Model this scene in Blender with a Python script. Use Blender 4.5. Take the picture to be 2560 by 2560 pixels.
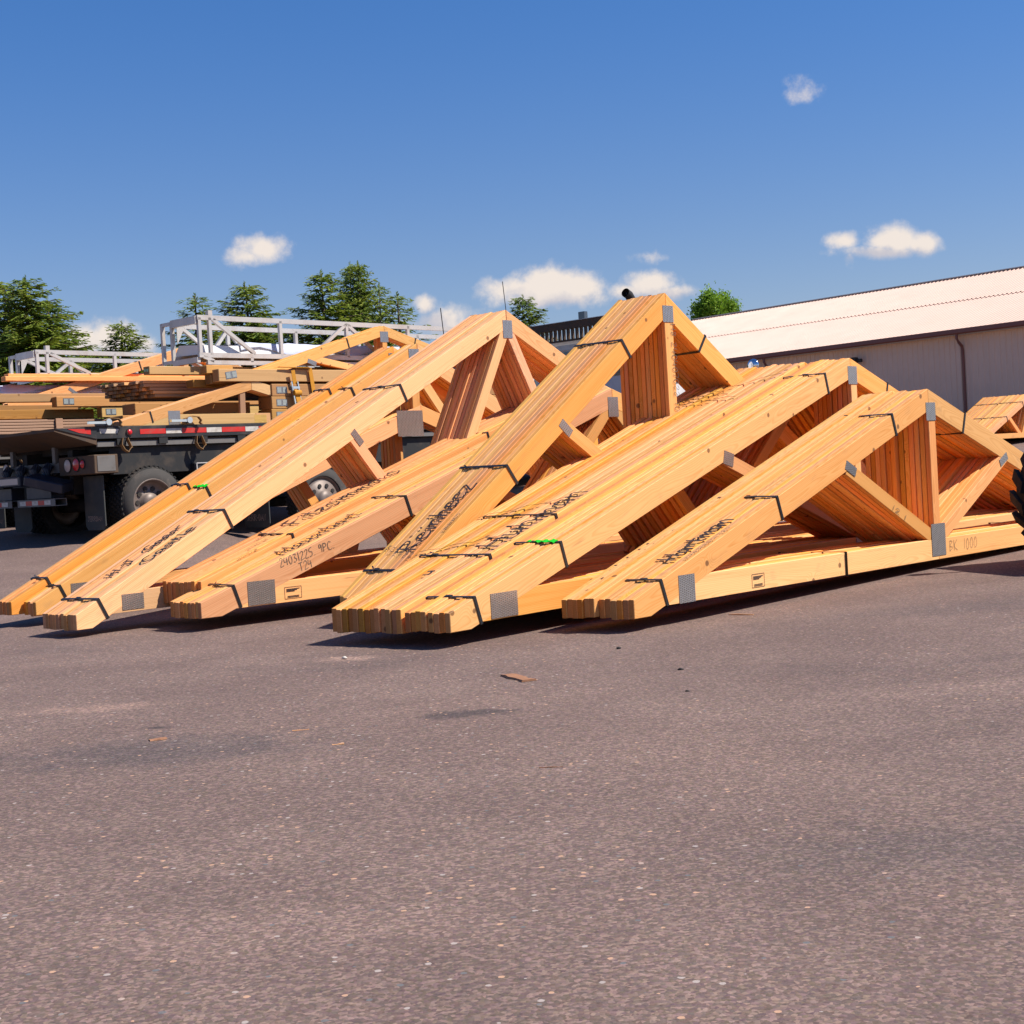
import bpy, math, random
import numpy as np
from mathutils import Matrix, Vector
random.seed(7); rng = np.random.default_rng(7)
for o in list(bpy.data.objects): bpy.data.objects.remove(o)
sc = bpy.context.scene
COL = sc.collection
R = math.radians

# ---------------------------------------------------------------- camera
PITCH, ROLL, EYE, FPX = .0268, .0589, .8224, 3731.9
cd = bpy.data.cameras.new('camera'); cam = bpy.data.objects.new('camera', cd); COL.objects.link(cam)
cp_, sp_, cr_, sr_ = math.cos(PITCH), math.sin(PITCH), math.cos(ROLL), math.sin(ROLL)
up0 = Vector((0, sp_, cp_)); fw = Vector((0, cp_, -sp_)); r0 = Vector((1, 0, 0))
ex = r0*cr_ - up0*sr_; eu = r0*sr_ + up0*cr_
M = Matrix((ex, eu, -fw)).transposed().to_4x4(); M.translation = (0, 0, EYE)
cam.matrix_world = M
cd.sensor_fit = 'HORIZONTAL'; cd.sensor_width = 36; cd.lens = 36*FPX/2560
cd.clip_start = .05; cd.clip_end = 4000
sc.camera = cam

# ---------------------------------------------------------------- sun, sky, exposure
SUN_EL, SUN_AZ = R(50), math.atan2(.99, -.12)      # azimuth from +Y towards +X
sdir = Vector((math.sin(SUN_AZ)*math.cos(SUN_EL), math.cos(SUN_AZ)*math.cos(SUN_EL), math.sin(SUN_EL)))
sl = bpy.data.lights.new('sun', 'SUN'); sl.energy = 5.0; sl.angle = R(.55); sl.color = (1, .93, .83)
so = bpy.data.objects.new('sun', sl); COL.objects.link(so)
so.rotation_euler = sdir.to_track_quat('Z', 'Y').to_euler(); so.location = (0, 0, 40)
sc.view_settings.view_transform = 'Standard'; sc.view_settings.look = 'None'
sc.view_settings.gamma = 1; sc.view_settings.exposure = .50; sc.view_settings.use_curve_mapping = False

world = bpy.data.worlds.new('World'); sc.world = world; world.use_nodes = True

class NT:
    """small helper to write node trees"""
    def __init__(s, tree): s.t = tree; tree.nodes.clear()
    def n(s, kind, **kw):
        nd = s.t.nodes.new(kind)
        for k, v in kw.items():
            if k == 'inp':
                for i, x in v.items():
                    if isinstance(x, bpy.types.NodeSocket): s.t.links.new(x, nd.inputs[i])
                    else: nd.inputs[i].default_value = x
            else: setattr(nd, k, v)
        return nd
    def m(s, op, a, b=0., c=None, clamp=False):
        nd = s.n('ShaderNodeMath', operation=op, use_clamp=clamp)
        for i, x in enumerate((a, b) if c is None else (a, b, c)):
            if isinstance(x, bpy.types.NodeSocket): s.t.links.new(x, nd.inputs[i])
            else: nd.inputs[i].default_value = x
        return nd.outputs[0]
    def vm(s, op, a, b=None, out=0, scale=None):
        nd = s.n('ShaderNodeVectorMath', operation=op)
        for i, x in enumerate((a, b)):
            if x is None: continue
            if isinstance(x, bpy.types.NodeSocket): s.t.links.new(x, nd.inputs[i])
            else: nd.inputs[i].default_value = x
        if scale is not None:
            if isinstance(scale, bpy.types.NodeSocket): s.t.links.new(scale, nd.inputs['Scale'])
            else: nd.inputs['Scale'].default_value = scale
        return nd.outputs[out]
    def step(s, x, a, b):
        nd = s.n('ShaderNodeMapRange', interpolation_type='SMOOTHSTEP')
        s.t.links.new(x, nd.inputs[0]); nd.inputs[1].default_value = a; nd.inputs[2].default_value = b
        return nd.outputs[0]
    def mix(s, f, a, b, blend='MIX'):
        nd = s.n('ShaderNodeMix', data_type='RGBA', blend_type=blend)
        for i, x in ((0, f), (6, a), (7, b)):
            if isinstance(x, bpy.types.NodeSocket): s.t.links.new(x, nd.inputs[i])
            elif i == 0: nd.inputs[0].default_value = x
            else: nd.inputs[i].default_value = (*x, 1) if len(x) == 3 else x
        return nd.outputs[2]
    def noise(s, vec, scale, detail=3, rough=.5, dist=0., dim='3D'):
        nd = s.n('ShaderNodeTexNoise', noise_dimensions=dim)
        if vec is not None: s.t.links.new(vec, nd.inputs['Vector'])
        nd.inputs['Scale'].default_value = scale; nd.inputs['Detail'].default_value = detail
        nd.inputs['Roughness'].default_value = rough; nd.inputs['Distortion'].default_value = dist
        return nd.outputs['Fac'], nd.outputs['Color']
    def sep(s, v):
        nd = s.n('ShaderNodeSeparateXYZ'); s.t.links.new(v, nd.inputs[0]); return nd.outputs
    def comb(s, x, y, z):
        nd = s.n('ShaderNodeCombineXYZ')
        for i, q in enumerate((x, y, z)):
            if isinstance(q, bpy.types.NodeSocket): s.t.links.new(q, nd.inputs[i])
            else: nd.inputs[i].default_value = q
        return nd.outputs[0]

def ray_dir(px, py):
    d = fw*FPX + ex*(px-1280) + eu*(1280-py); return d.normalized()

def build_world():
    g = NT(world.node_tree)
    sky = g.n('ShaderNodeTexSky', sky_type='NISHITA', sun_disc=False, sun_elevation=SUN_EL, sun_rotation=SUN_AZ,
              air_density=1.0, dust_density=.35, ozone_density=3.2, altitude=100)
    d = g.n('ShaderNodeTexCoord').outputs['Generated']
    d = g.vm('NORMALIZE', d)
    n1, c1 = g.noise(d, 22, 3, .6); n2, _ = g.noise(d, 85, 5, .62)
    nn = g.m('ADD', g.m('MULTIPLY', g.m('SUBTRACT', n1, .5), 1.7), g.m('MULTIPLY', g.m('SUBTRACT', n2, .5), 1.05))
    # cumulus clouds: (pixel-measured bearing x, y, half width, half height, solidity)
    blobs = [(655, 622, 62, 36, .72), (622, 640, 50, 26, .55), (215, 850, 60, 46, .9), (290, 845, 95, 52, .95), (355, 860, 50, 40, .85),
             (1065, 765, 48, 42, 1.), (1090, 800, 80, 46, .95), (1375, 700, 100, 46, 1.), (1300, 722, 90, 34, .9), (1450, 715, 78, 40, .95), (1370, 735, 160, 32, .9),
             (1625, 712, 80, 34, .9), (1680, 730, 90, 22, .75), (1570, 728, 60, 26, .8),
             (2230, 605, 80, 40, 1.), (2110, 603, 50, 24, .85), (2310, 612, 62, 34, .95), (2200, 630, 120, 22, .9), (2125, 640, 22, 28, .55),
             (2020, 236, 40, 18, .17), (1620, 640, 55, 16, .3), (1640, 905, 300, 40, .1),
             (-700, 560, 150, 60, .9), (-300, 800, 120, 50, .9), (2900, 700, 160, 60, .9), (3600, 420, 180, 70, .9)]
    def blob(x, y, a, b):
        """distance from one cloud puff, in units of its half axes"""
        c = ray_dir(x, y); rx = (ex - c*ex.dot(c)).normalized(); ry = rx.cross(-c).normalized(); ry = -ry if ry.dot(eu) < 0 else ry
        Mr = Matrix((rx, ry, rx.cross(ry))).transposed()
        mp = g.n('ShaderNodeMapping', vector_type='TEXTURE', inp={0: d})
        mp.inputs['Rotation'].default_value = Mr.to_euler(); mp.inputs['Scale'].default_value = (a/FPX, b/FPX, 1e4)
        return g.vm('LENGTH', mp.outputs[0], out=1)
    tot = None; shade = None
    for (x, y, a, b, s_) in blobs:
        v = g.m('MULTIPLY_ADD', blob(x, y, a, b), -s_, 1.15*s_)
        tot = v if tot is None else g.m('MAXIMUM', tot, v)
    for (x, y, a, b) in ((285, 900, 150, 45), (1095, 842, 100, 50), (1375, 765, 190, 38), (1640, 752, 130, 30), (2225, 648, 150, 26)):
        v = blob(x, y, a, b); shade = v if shade is None else g.m('MINIMUM', shade, v)
    dens = g.m('MULTIPLY_ADD', nn, .95, tot)
    mask = g.m('MULTIPLY', g.step(dens, .02, .78), .97)
    lit = g.step(g.m('MULTIPLY_ADD', nn, 1.3, shade), .35, 1.35)
    ccol = g.mix(lit, (.60, .58, .63), (.92, .82, .74))
    elv = g.step(g.sep(d)[2], -.02, .36)
    skc = g.mix(1., sky.outputs[0], g.mix(elv, (.80, .72, .78), (.36, .66, 1.02)), 'MULTIPLY')
    bg1 = g.n('ShaderNodeBackground', inp={0: skc, 1: .088})
    bg2 = g.n('ShaderNodeBackground', inp={0: ccol, 1: .70})
    mx = g.n('ShaderNodeMixShader', inp={0: mask, 1: bg1.outputs[0], 2: bg2.outputs[0]})
    g.n('ShaderNodeOutputWorld', inp={0: mx.outputs[0]})
build_world()
world.cycles.sampling_method = 'MANUAL'; world.cycles.sample_map_resolution = 256
sc.cycles.max_bounces = 7; sc.cycles.diffuse_bounces = 6; sc.cycles.glossy_bounces = 2; sc.cycles.transmission_bounces = 2; sc.cycles.caustics_reflective = False

# ---------------------------------------------------------------- materials
MATS = {}
def new_mat(name):
    m = bpy.data.materials.new(name); m.use_nodes = True; MATS[name] = m
    return m, NT(m.node_tree)
def finish(g, col, rough=.6, metal=0., bump=None, bstr=.3, bdist=.01, spec=.4, coat=0., extra=None):
    p = g.n('ShaderNodeBsdfPrincipled')
    for k, v in (('Base Color', col), ('Roughness', rough), ('Metallic', metal), ('Specular IOR Level', spec), ('Coat Weight', coat)):
        if isinstance(v, bpy.types.NodeSocket): g.t.links.new(v, p.inputs[k])
        else: p.inputs[k].default_value = (*v, 1) if isinstance(v, tuple) and len(v) == 3 else v
    for k, v in (extra or {}).items(): p.inputs[k].default_value = v
    if bump is not None:
        b = g.n('ShaderNodeBump', inp={'Strength': bstr, 'Distance': bdist, 'Height': bump})
        g.t.links.new(b.outputs[0], p.inputs['Normal'])
    g.n('ShaderNodeOutputMaterial', inp={0: p.outputs[0]})
    return p

def mat_wood(name, light, dark, ring=.0085, knots=1., grey=0.):
    m, g = new_mat(name)
    oc = g.n('ShaderNodeTexCoord').outputs['Object']; oi = g.n('ShaderNodeObjectInfo')
    rnd = oi.outputs['Random']
    off = g.comb(g.m('MULTIPLY', rnd, 61.7), g.m('MULTIPLY', g.m('SUBTRACT', g.m('FRACT', g.m('MULTIPLY', rnd, 17.3)), .5), .05),
                 g.m('MULTIPLY', g.m('SUBTRACT', g.m('FRACT', g.m('MULTIPLY', rnd, 91.1)), .5), .10))
    v = g.vm('ADD', oc, off)
    x, y, z = g.sep(v)[:3]
    # slow wander of the pith along the board makes the cathedral arches
    lo = g.comb(g.m('MULTIPLY', x, .85), g.m('MULTIPLY', y, 1.5), g.m('MULTIPLY', z, 1.5))
    _, wc = g.noise(lo, 1.6, 1, .5)
    wx, wy, wz = g.sep(g.vm('SUBTRACT', wc, (.5, .5, .5)))[:3]
    fi, _ = g.noise(g.comb(g.m('MULTIPLY', x, 5), g.m('MULTIPLY', y, 60), g.m('MULTIPLY', z, 60)), 1., 1, .55)
    # knots
    vo = g.n('ShaderNodeTexVoronoi', feature='F1', inp={'Vector': v, 'Scale': 4.9, 'Randomness': 1.})
    kd = vo.outputs['Distance']
    kx = g.m('MULTIPLY', g.m('EXPONENT', g.m('MULTIPLY', g.m('MULTIPLY', kd, kd), -26.)), .034*knots)
    yy = g.m('ADD', g.m('ADD', y, -.055), g.m('MULTIPLY', wy, .085))
    zz = g.m('ADD', g.m('ADD', z, .03), g.m('MULTIPLY', wz, .15))
    r = g.m('SQRT', g.m('ADD', g.m('MULTIPLY', yy, yy), g.m('MULTIPLY', zz, zz)))
    r = g.m('ADD', r, kx)
    t = g.m('FRACT', g.m('ADD', g.m('MULTIPLY', r, 1/ring), g.m('MULTIPLY', fi, .5)))
    late = g.m('MULTIPLY', g.step(t, .35, .86), g.m('SUBTRACT', 1, g.step(t, .9, 1.)))
    st, _ = g.noise(g.comb(g.m('MULTIPLY', x, 1.1), g.m('MULTIPLY', y, 45), g.m('MULTIPLY', z, 45)), 1., 2, .6)
    big, _ = g.noise(g.comb(g.m('MULTIPLY', x, .7), g.m('MULTIPLY', y, 6), g.m('MULTIPLY', z, 6)), 1.3, 1, .5)
    f = g.m('ADD', g.m('MULTIPLY', late, .46), g.m('MULTIPLY', g.step(st, .42, .74), .36), clamp=True)
    f = g.m('MULTIPLY', f, g.m('ADD', .62, g.m('MULTIPLY', big, .6)), clamp=True)
    c = g.mix(f, light, dark)
    # board to board tone
    hv = g.n('ShaderNodeHueSaturation', inp={'Hue': g.m('ADD', .5, g.m('MULTIPLY', g.m('SUBTRACT', g.m('FRACT', g.m('MULTIPLY', rnd, 7.7)), .5), .018)),
        'Saturation': g.m('ADD', .92, g.m('MULTIPLY', g.m('FRACT', g.m('MULTIPLY', rnd, 3.3)), .18)),
        'Value': g.m('ADD', .80, g.m('MULTIPLY', g.m('FRACT', g.m('MULTIPLY', rnd, 29.)), .36)), 'Color': c})
    c = hv.outputs[0]
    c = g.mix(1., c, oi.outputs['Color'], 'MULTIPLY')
    # dark streaks, handling dirt
    sk, _ = g.noise(g.comb(g.m('MULTIPLY', x, 1.6), g.m('MULTIPLY', y, 30), g.m('MULTIPLY', z, 30)), 1.4, 2, .6)
    c = g.mix(g.m('MULTIPLY', g.step(sk, .68, .80), .5), c, (.16, .085, .035))
    di, _ = g.noise(g.comb(g.m('MULTIPLY', x, 3.), g.m('MULTIPLY', y, 7), g.m('MULTIPLY', z, 7)), 1.2, 3, .65)
    c = g.mix(g.m('MULTIPLY', g.step(di, .58, .8), .28), c, (.20, .14, .09))
    kk = g.m('SUBTRACT', 1, g.step(kd, .06, .10))
    c = g.mix(g.m('MULTIPLY', kk, .8*knots), c, (.13, .055, .022))
    # sawn end grain, darker than the faces; shade on the ends is painted in too
    tr_ = g.n('ShaderNodeVectorTransform', vector_type='NORMAL', convert_from='WORLD', convert_to='OBJECT')
    g.t.links.new(g.n('ShaderNodeNewGeometry').outputs['True Normal'], tr_.inputs[0])
    en = g.step(g.m('ABSOLUTE', g.sep(tr_.outputs[0])[0]), .72, .9)
    c = g.mix(g.m('MULTIPLY', en, .75), c, g.mix(1., c, (.50, .42, .36), 'MULTIPLY'))
    finish(g, c, rough=.68, bump=g.m('ADD', g.m('MULTIPLY', late, .4), st), bstr=.12, bdist=.002, spec=.3)
    return m
mat_wood('pine', (.81, .400, .138), (.61, .245, .052))
mat_wood('pine_old', (.80, .435, .200), (.57, .260, .090))
mat_wood('treated', (.50, .27, .10), (.33, .155, .045), knots=.8)
mat_wood('weathered', (.45, .27, .16), (.28, .16, .09), knots=.6)

def mat_plain(name, col, rough=.5, metal=0., var=.12, scale=9., dirt=None, dirt_amt=.4, spec=.4, coat=0., bump=0.):
    m, g = new_mat(name)
    oc = g.n('ShaderNodeTexCoord').outputs['Object']
    n, _ = g.noise(oc, scale, 5, .6)
    c = g.mix(g.m('MULTIPLY', n, var*2), col, tuple(x*.45 for x in col))
    if dirt:
        dn, _ = g.noise(oc, scale*.45, 6, .68)
        c = g.mix(g.m('MULTIPLY', g.step(dn, .46, .7), dirt_amt), c, dirt)
    ro = g.m('ADD', rough-.08, g.m('MULTIPLY', n, .18))
    finish(g, c, ro, metal, spec=spec, coat=coat, bump=(n if bump else None), bstr=bump, bdist=.004)
    return m
mat_plain('black_steel', (.022, .023, .025), .5, .0, dirt=(.10, .075, .055), dirt_amt=.5)
mat_plain('chassis', (.018, .018, .019), .7, dirt=(.075, .055, .04), dirt_amt=.6)
mat_plain('rusty', (.10, .06, .035), .75, dirt=(.045, .04, .038), dirt_amt=.7)
mat_plain('grey_paint', (.16, .15, .14), .55, dirt=(.07, .05, .035), dirt_amt=.5)
mat_plain('rubber', (.028, .027, .026), .8, dirt=(.13, .10, .08), dirt_amt=.55, spec=.25)
mat_plain('sidewall', (.055, .05, .046), .75, dirt=(.16, .125, .10), dirt_amt=.5, spec=.25)
mat_plain('flap_rubber', (.050, .052, .050), .7, dirt=(.11, .09, .07), dirt_amt=.5)
mat_plain('flap_print', (.36, .25, .20), .7)
mat_plain('steel_rim', (.20, .155, .13), .5, .2, dirt=(.12, .08, .055), dirt_amt=.7)
mat_plain('chrome', (.82, .83, .85), .12, 1., var=.02)
mat_plain('aluminium', (.60, .57, .53), .45, .35, var=.12, dirt=(.42, .33, .26), dirt_amt=.5)
mat_plain('white_paint', (.72, .70, .68), .35, dirt=(.4, .36, .32), dirt_amt=.25)
mat_plain('cladding', (.92, .64, .47), .55, var=.10, scale=1.2, dirt=(.74, .53, .40), dirt_amt=.35)
mat_plain('roof_metal', (.64, .435, .345), .5, var=.08, scale=.6, dirt=(.55, .37, .30), dirt_amt=.35)
mat_plain('gutter_brown', (.26, .10, .075), .45, var=.1)
mat_plain('strap', (.020, .021, .023), .38, .0, var=.1)
mat_plain('marker_ink', (.050, .034, .034), .6, var=.3, scale=60.)
mat_plain('pencil', (.16, .12, .09), .7, var=.4, scale=90.)
mat_plain('green_tag', (.006, .55, .012), .55, var=.18, scale=25.)
mat_plain('red_lens', (.55, .012, .016), .25, var=.1, coat=.5)
mat_plain('red_tape', (.60, .028, .022), .4, var=.2, scale=25., dirt=(.32, .10, .07), dirt_amt=.5)
mat_plain('white_tape', (.62, .58, .52), .4, var=.2, scale=25., dirt=(.25, .2, .15), dirt_amt=.5)
mat_plain('white_lens', (.55, .45, .40), .3, var=.1, scale=40.)
mat_plain('navy_lamp', (.022, .027, .045), .45, dirt=(.09, .08, .075), dirt_amt=.4)
mat_plain('webbing', (.30, .17, .07), .8, var=.25, scale=30.)
mat_plain('amber_webbing', (.62, .27, .02), .8, var=.25, scale=30.)
mat_plain('plastic_wrap', (.62, .66, .80), .2, var=.25, scale=6., coat=.5)
mat_plain('white_siding', (.78, .77, .76), .4, var=.06)
mat_plain('tan_decking', (.40, .235, .15), .6, var=.15, scale=2.)
mat_plain('label_white', (.40, .44, .42), .4, var=.5, scale=60.)
mat_plain('label_green', (.35, .62, .35), .4, var=.2, scale=30.)
mat_plain('plate_yellow', (.62, .30, .02), .4)
mat_plain('glass_dark', (.05, .06, .075), .08, var=.05, coat=1.)
mat_plain('bark', (.10, .07, .05), .9, var=.4, scale=6.)
mat_plain('pebble_dark', (.02, .019, .019), .8)
mat_plain('pebble_light', (.62, .58, .52), .8)
mat_plain('chip_bark', (.40, .19, .10), .8, var=.4, scale=40., bump=.4)

def mat_gangnail(name, base=(.42, .43, .45), warm=0.):
    m, g = new_mat(name)
    oc = g.n('ShaderNodeTexCoord').outputs['Object']
    x, y, z = g.sep(oc)[:3]
    u = g.m('MULTIPLY', x, 1/.0165); row = g.m('FLOOR', u)
    vv = g.m('ADD', g.m('MULTIPLY', z, 1/.0125), g.m('MULTIPLY', g.m('MODULO', row, 2.), .5))
    fu = g.m('ABSOLUTE', g.m('SUBTRACT', g.m('FRACT', u), .5)); fv = g.m('ABSOLUTE', g.m('SUBTRACT', g.m('FRACT', vv), .5))
    hole = g.m('MULTIPLY', g.m('SUBTRACT', 1, g.step(fu, .22, .30)), g.m('SUBTRACT', 1, g.step(fv, .24, .34)))
    n, _ = g.noise(oc, 26, 4, .6)
    c = g.mix(n, base, tuple(q*.62 for q in base))
    c = g.mix(g.m('MULTIPLY', hole, .82), c, (.07+warm, .05+warm*.6, .035+warm*.3))
    finish(g, c, g.m('ADD', .30, g.m('MULTIPLY', hole, .4)), g.m('MULTIPLY', g.m('SUBTRACT', 1, hole), .75), bump=g.m('SUBTRACT', 1, hole), bstr=.8, bdist=.003)
mat_gangnail('gangnail', (.52, .52, .53)); mat_gangnail('gangnail_warm', (.56, .49, .45), .05)

def mat_asphalt():
    m, g = new_mat('asphalt')
    p = g.n('ShaderNodeNewGeometry').outputs['Position']
    a, _ = g.noise(p, 1.1, 3, .6); b, _ = g.noise(p, .33, 2, .6); f1, _ = g.noise(p, 95, 3, .7); f2, _ = g.noise(p, 240, 1, .6)
    v1 = g.n('ShaderNodeTexVoronoi', feature='F1', inp={'Vector': p, 'Scale': 120., 'Randomness': 1.})
    v2 = g.n('ShaderNodeTexVoronoi', feature='F1', inp={'Vector': p, 'Scale': 46., 'Randomness': 1.})
    base = g.mix(g.step(a, .3, .75), (.155, .105, .089), (.194, .133, .111))
    base = g.mix(g.m('MULTIPLY', g.step(b, .48, .70), .45), base, (.235, .155, .125))
    dk, _ = g.noise(g.vm('MULTIPLY', p, (.7, 1.2, 1.)), .8, 3, .6)
    base = g.mix(g.m('MULTIPLY', g.step(dk, .58, .74), .34), base, (.080, .064, .062))
    # old oil spots, dusty scuffs (x, y, half length, half width, colour, strength)
    px, py, _z = g.sep(p)[:3]; f3, _ = g.noise(p, 7., 3, .65)
    for (x, y, rx, ry, col, k) in ((-.23, 5.4, .22, .10, (.055, .045, .046), .75), (-1.25, 5.0, .55, .30, (.075, .062, .062), .6), (-1.36, 5.5, .07, .04, (.05, .04, .04), .8), (-.85, 7.3, .16, .10, (.40, .26, .20), .5),
                                  (-1.75, 6.1, .35, .12, (.34, .22, .17), .45), (1.6, 5.2, .6, .2, (.25, .17, .14), .4), (.9, 3.2, .5, .25, (.085, .07, .068), .4), (-.5, 2.9, .5, .2, (.26, .175, .145), .4), (2.3, 7.6, .7, .3, (.09, .072, .07), .35)):
        q = g.comb(g.m('MULTIPLY_ADD', px, 1/rx, -x/rx), g.m('MULTIPLY_ADD', py, 1/ry, -y/ry), 0.)
        r = g.m('ADD', g.vm('LENGTH', q, out=1), g.m('MULTIPLY', g.m('SUBTRACT', f3, .5), 1.9))
        base = g.mix(g.m('MULTIPLY', g.m('SUBTRACT', 1, g.step(r, .3, 1.25)), k), base, col)
    # binder pits between the stones
    base = g.mix(g.m('MULTIPLY', g.step(f1, .46, .70), .46), base, (.050, .041, .041))
    # every small stone has its own tone; some larger ones lie in the surface
    c1 = g.sep(v1.outputs['Color']); tone = g.m('MULTIPLY_ADD', g.m('POWER', c1[0], 2.2), .85, .76)
    base = g.mix(1., base, g.comb(tone, g.m('MULTIPLY_ADD', c1[1], .14, g.m('MULTIPLY', tone, .93)), g.m('MULTIPLY_ADD', c1[2], .2, g.m('MULTIPLY', tone, .9))), 'MULTIPLY')
    c2 = g.sep(v2.outputs['Color'])
    lim = g.m('MULTIPLY_ADD', g.m('SUBTRACT', a, .5), -.5, .80)
    st = g.m('MULTIPLY', g.m('GREATER_THAN', c2[0], lim), g.m('LESS_THAN', g.m('MULTIPLY_ADD', f1, .30, v2.outputs['Distance']), g.m('MULTIPLY_ADD', c2[2], .34, .12)))
    stone = g.mix(g.step(c2[1], .36, .44), (.52, .31, .20), g.mix(g.step(c2[1], .66, .74), (.40, .34, .31), (.13, .135, .14)))
    base = g.mix(g.m('MULTIPLY', st, .85), base, stone)
    h = g.m('ADD', g.m('MULTIPLY', v1.outputs['Distance'], -.5), g.m('MULTIPLY_ADD', f2, .5, g.m('MULTIPLY', st, .5)))
    finish(g, base, .85, bump=h, bstr=.28, bdist=.003, spec=.25)
mat_asphalt()

def mat_leaf(name, a, b, c_, sc_=1.2):
    m, g = new_mat(name)
    p = g.n('ShaderNodeNewGeometry').outputs['Position']
    n, _ = g.noise(p, sc_, 3, .6); n2, _ = g.noise(p, sc_*7, 2, .6)
    c = g.mix(g.step(n, .3, .7), a, b); c = g.mix(g.step(n2, .5, .8), c, c_)
    pr = g.n('ShaderNodeBsdfPrincipled', inp={'Base Color': c, 'Roughness': .6, 'Specular IOR Level': .25})
    tr = g.n('ShaderNodeBsdfTranslucent', inp={'Color': c})
    mx = g.n('ShaderNodeMixShader', inp={0: .34, 1: pr.outputs[0], 2: tr.outputs[0]})
    g.n('ShaderNodeOutputMaterial', inp={0: mx.outputs[0]})
mat_leaf('spruce', (.115, .195, .036), (.25, .31, .036), (.38, .33, .07))
mat_leaf('broadleaf', (.12, .25, .022), (.24, .39, .025), (.32, .45, .04))

# ---------------------------------------------------------------- object helpers
def link(name, me, mat=None, parent=None, loc=(0, 0, 0), rot=(0, 0, 0), color=None):
    o = bpy.data.objects.new(name, me)
    COL.objects.link(o)
    if mat and me is not None and not me.materials: me.materials.append(MATS[mat] if isinstance(mat, str) else mat)
    o.location = loc; o.rotation_euler = rot
    if parent: o.parent = parent
    if color: o.color = color
    return o
def mesh(name, v, f, smooth=False):
    me = bpy.data.meshes.new(name); me.from_pydata([tuple(map(float, q)) for q in v], [], f); me.update()
    if smooth: me.polygons.foreach_set('use_smooth', [True]*len(me.polygons))
    return me
def tag(o, label, cat, group=None, kind=None):
    if label: o['label'] = label
    if cat: o['category'] = cat
    if group: o['group'] = group
    if kind: o['kind'] = kind
    return o
def thing(name, label, cat, loc, th=None, group=None, rotz=None):
    """Empty at the base of a thing; local x runs along heading th, local y to its left"""
    o = link(name, None, loc=loc, rot=(0, 0, (math.pi/2-th) if th is not None else (rotz or 0)))
    o.empty_display_size = .2
    return tag(o, label, cat, group)

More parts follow.
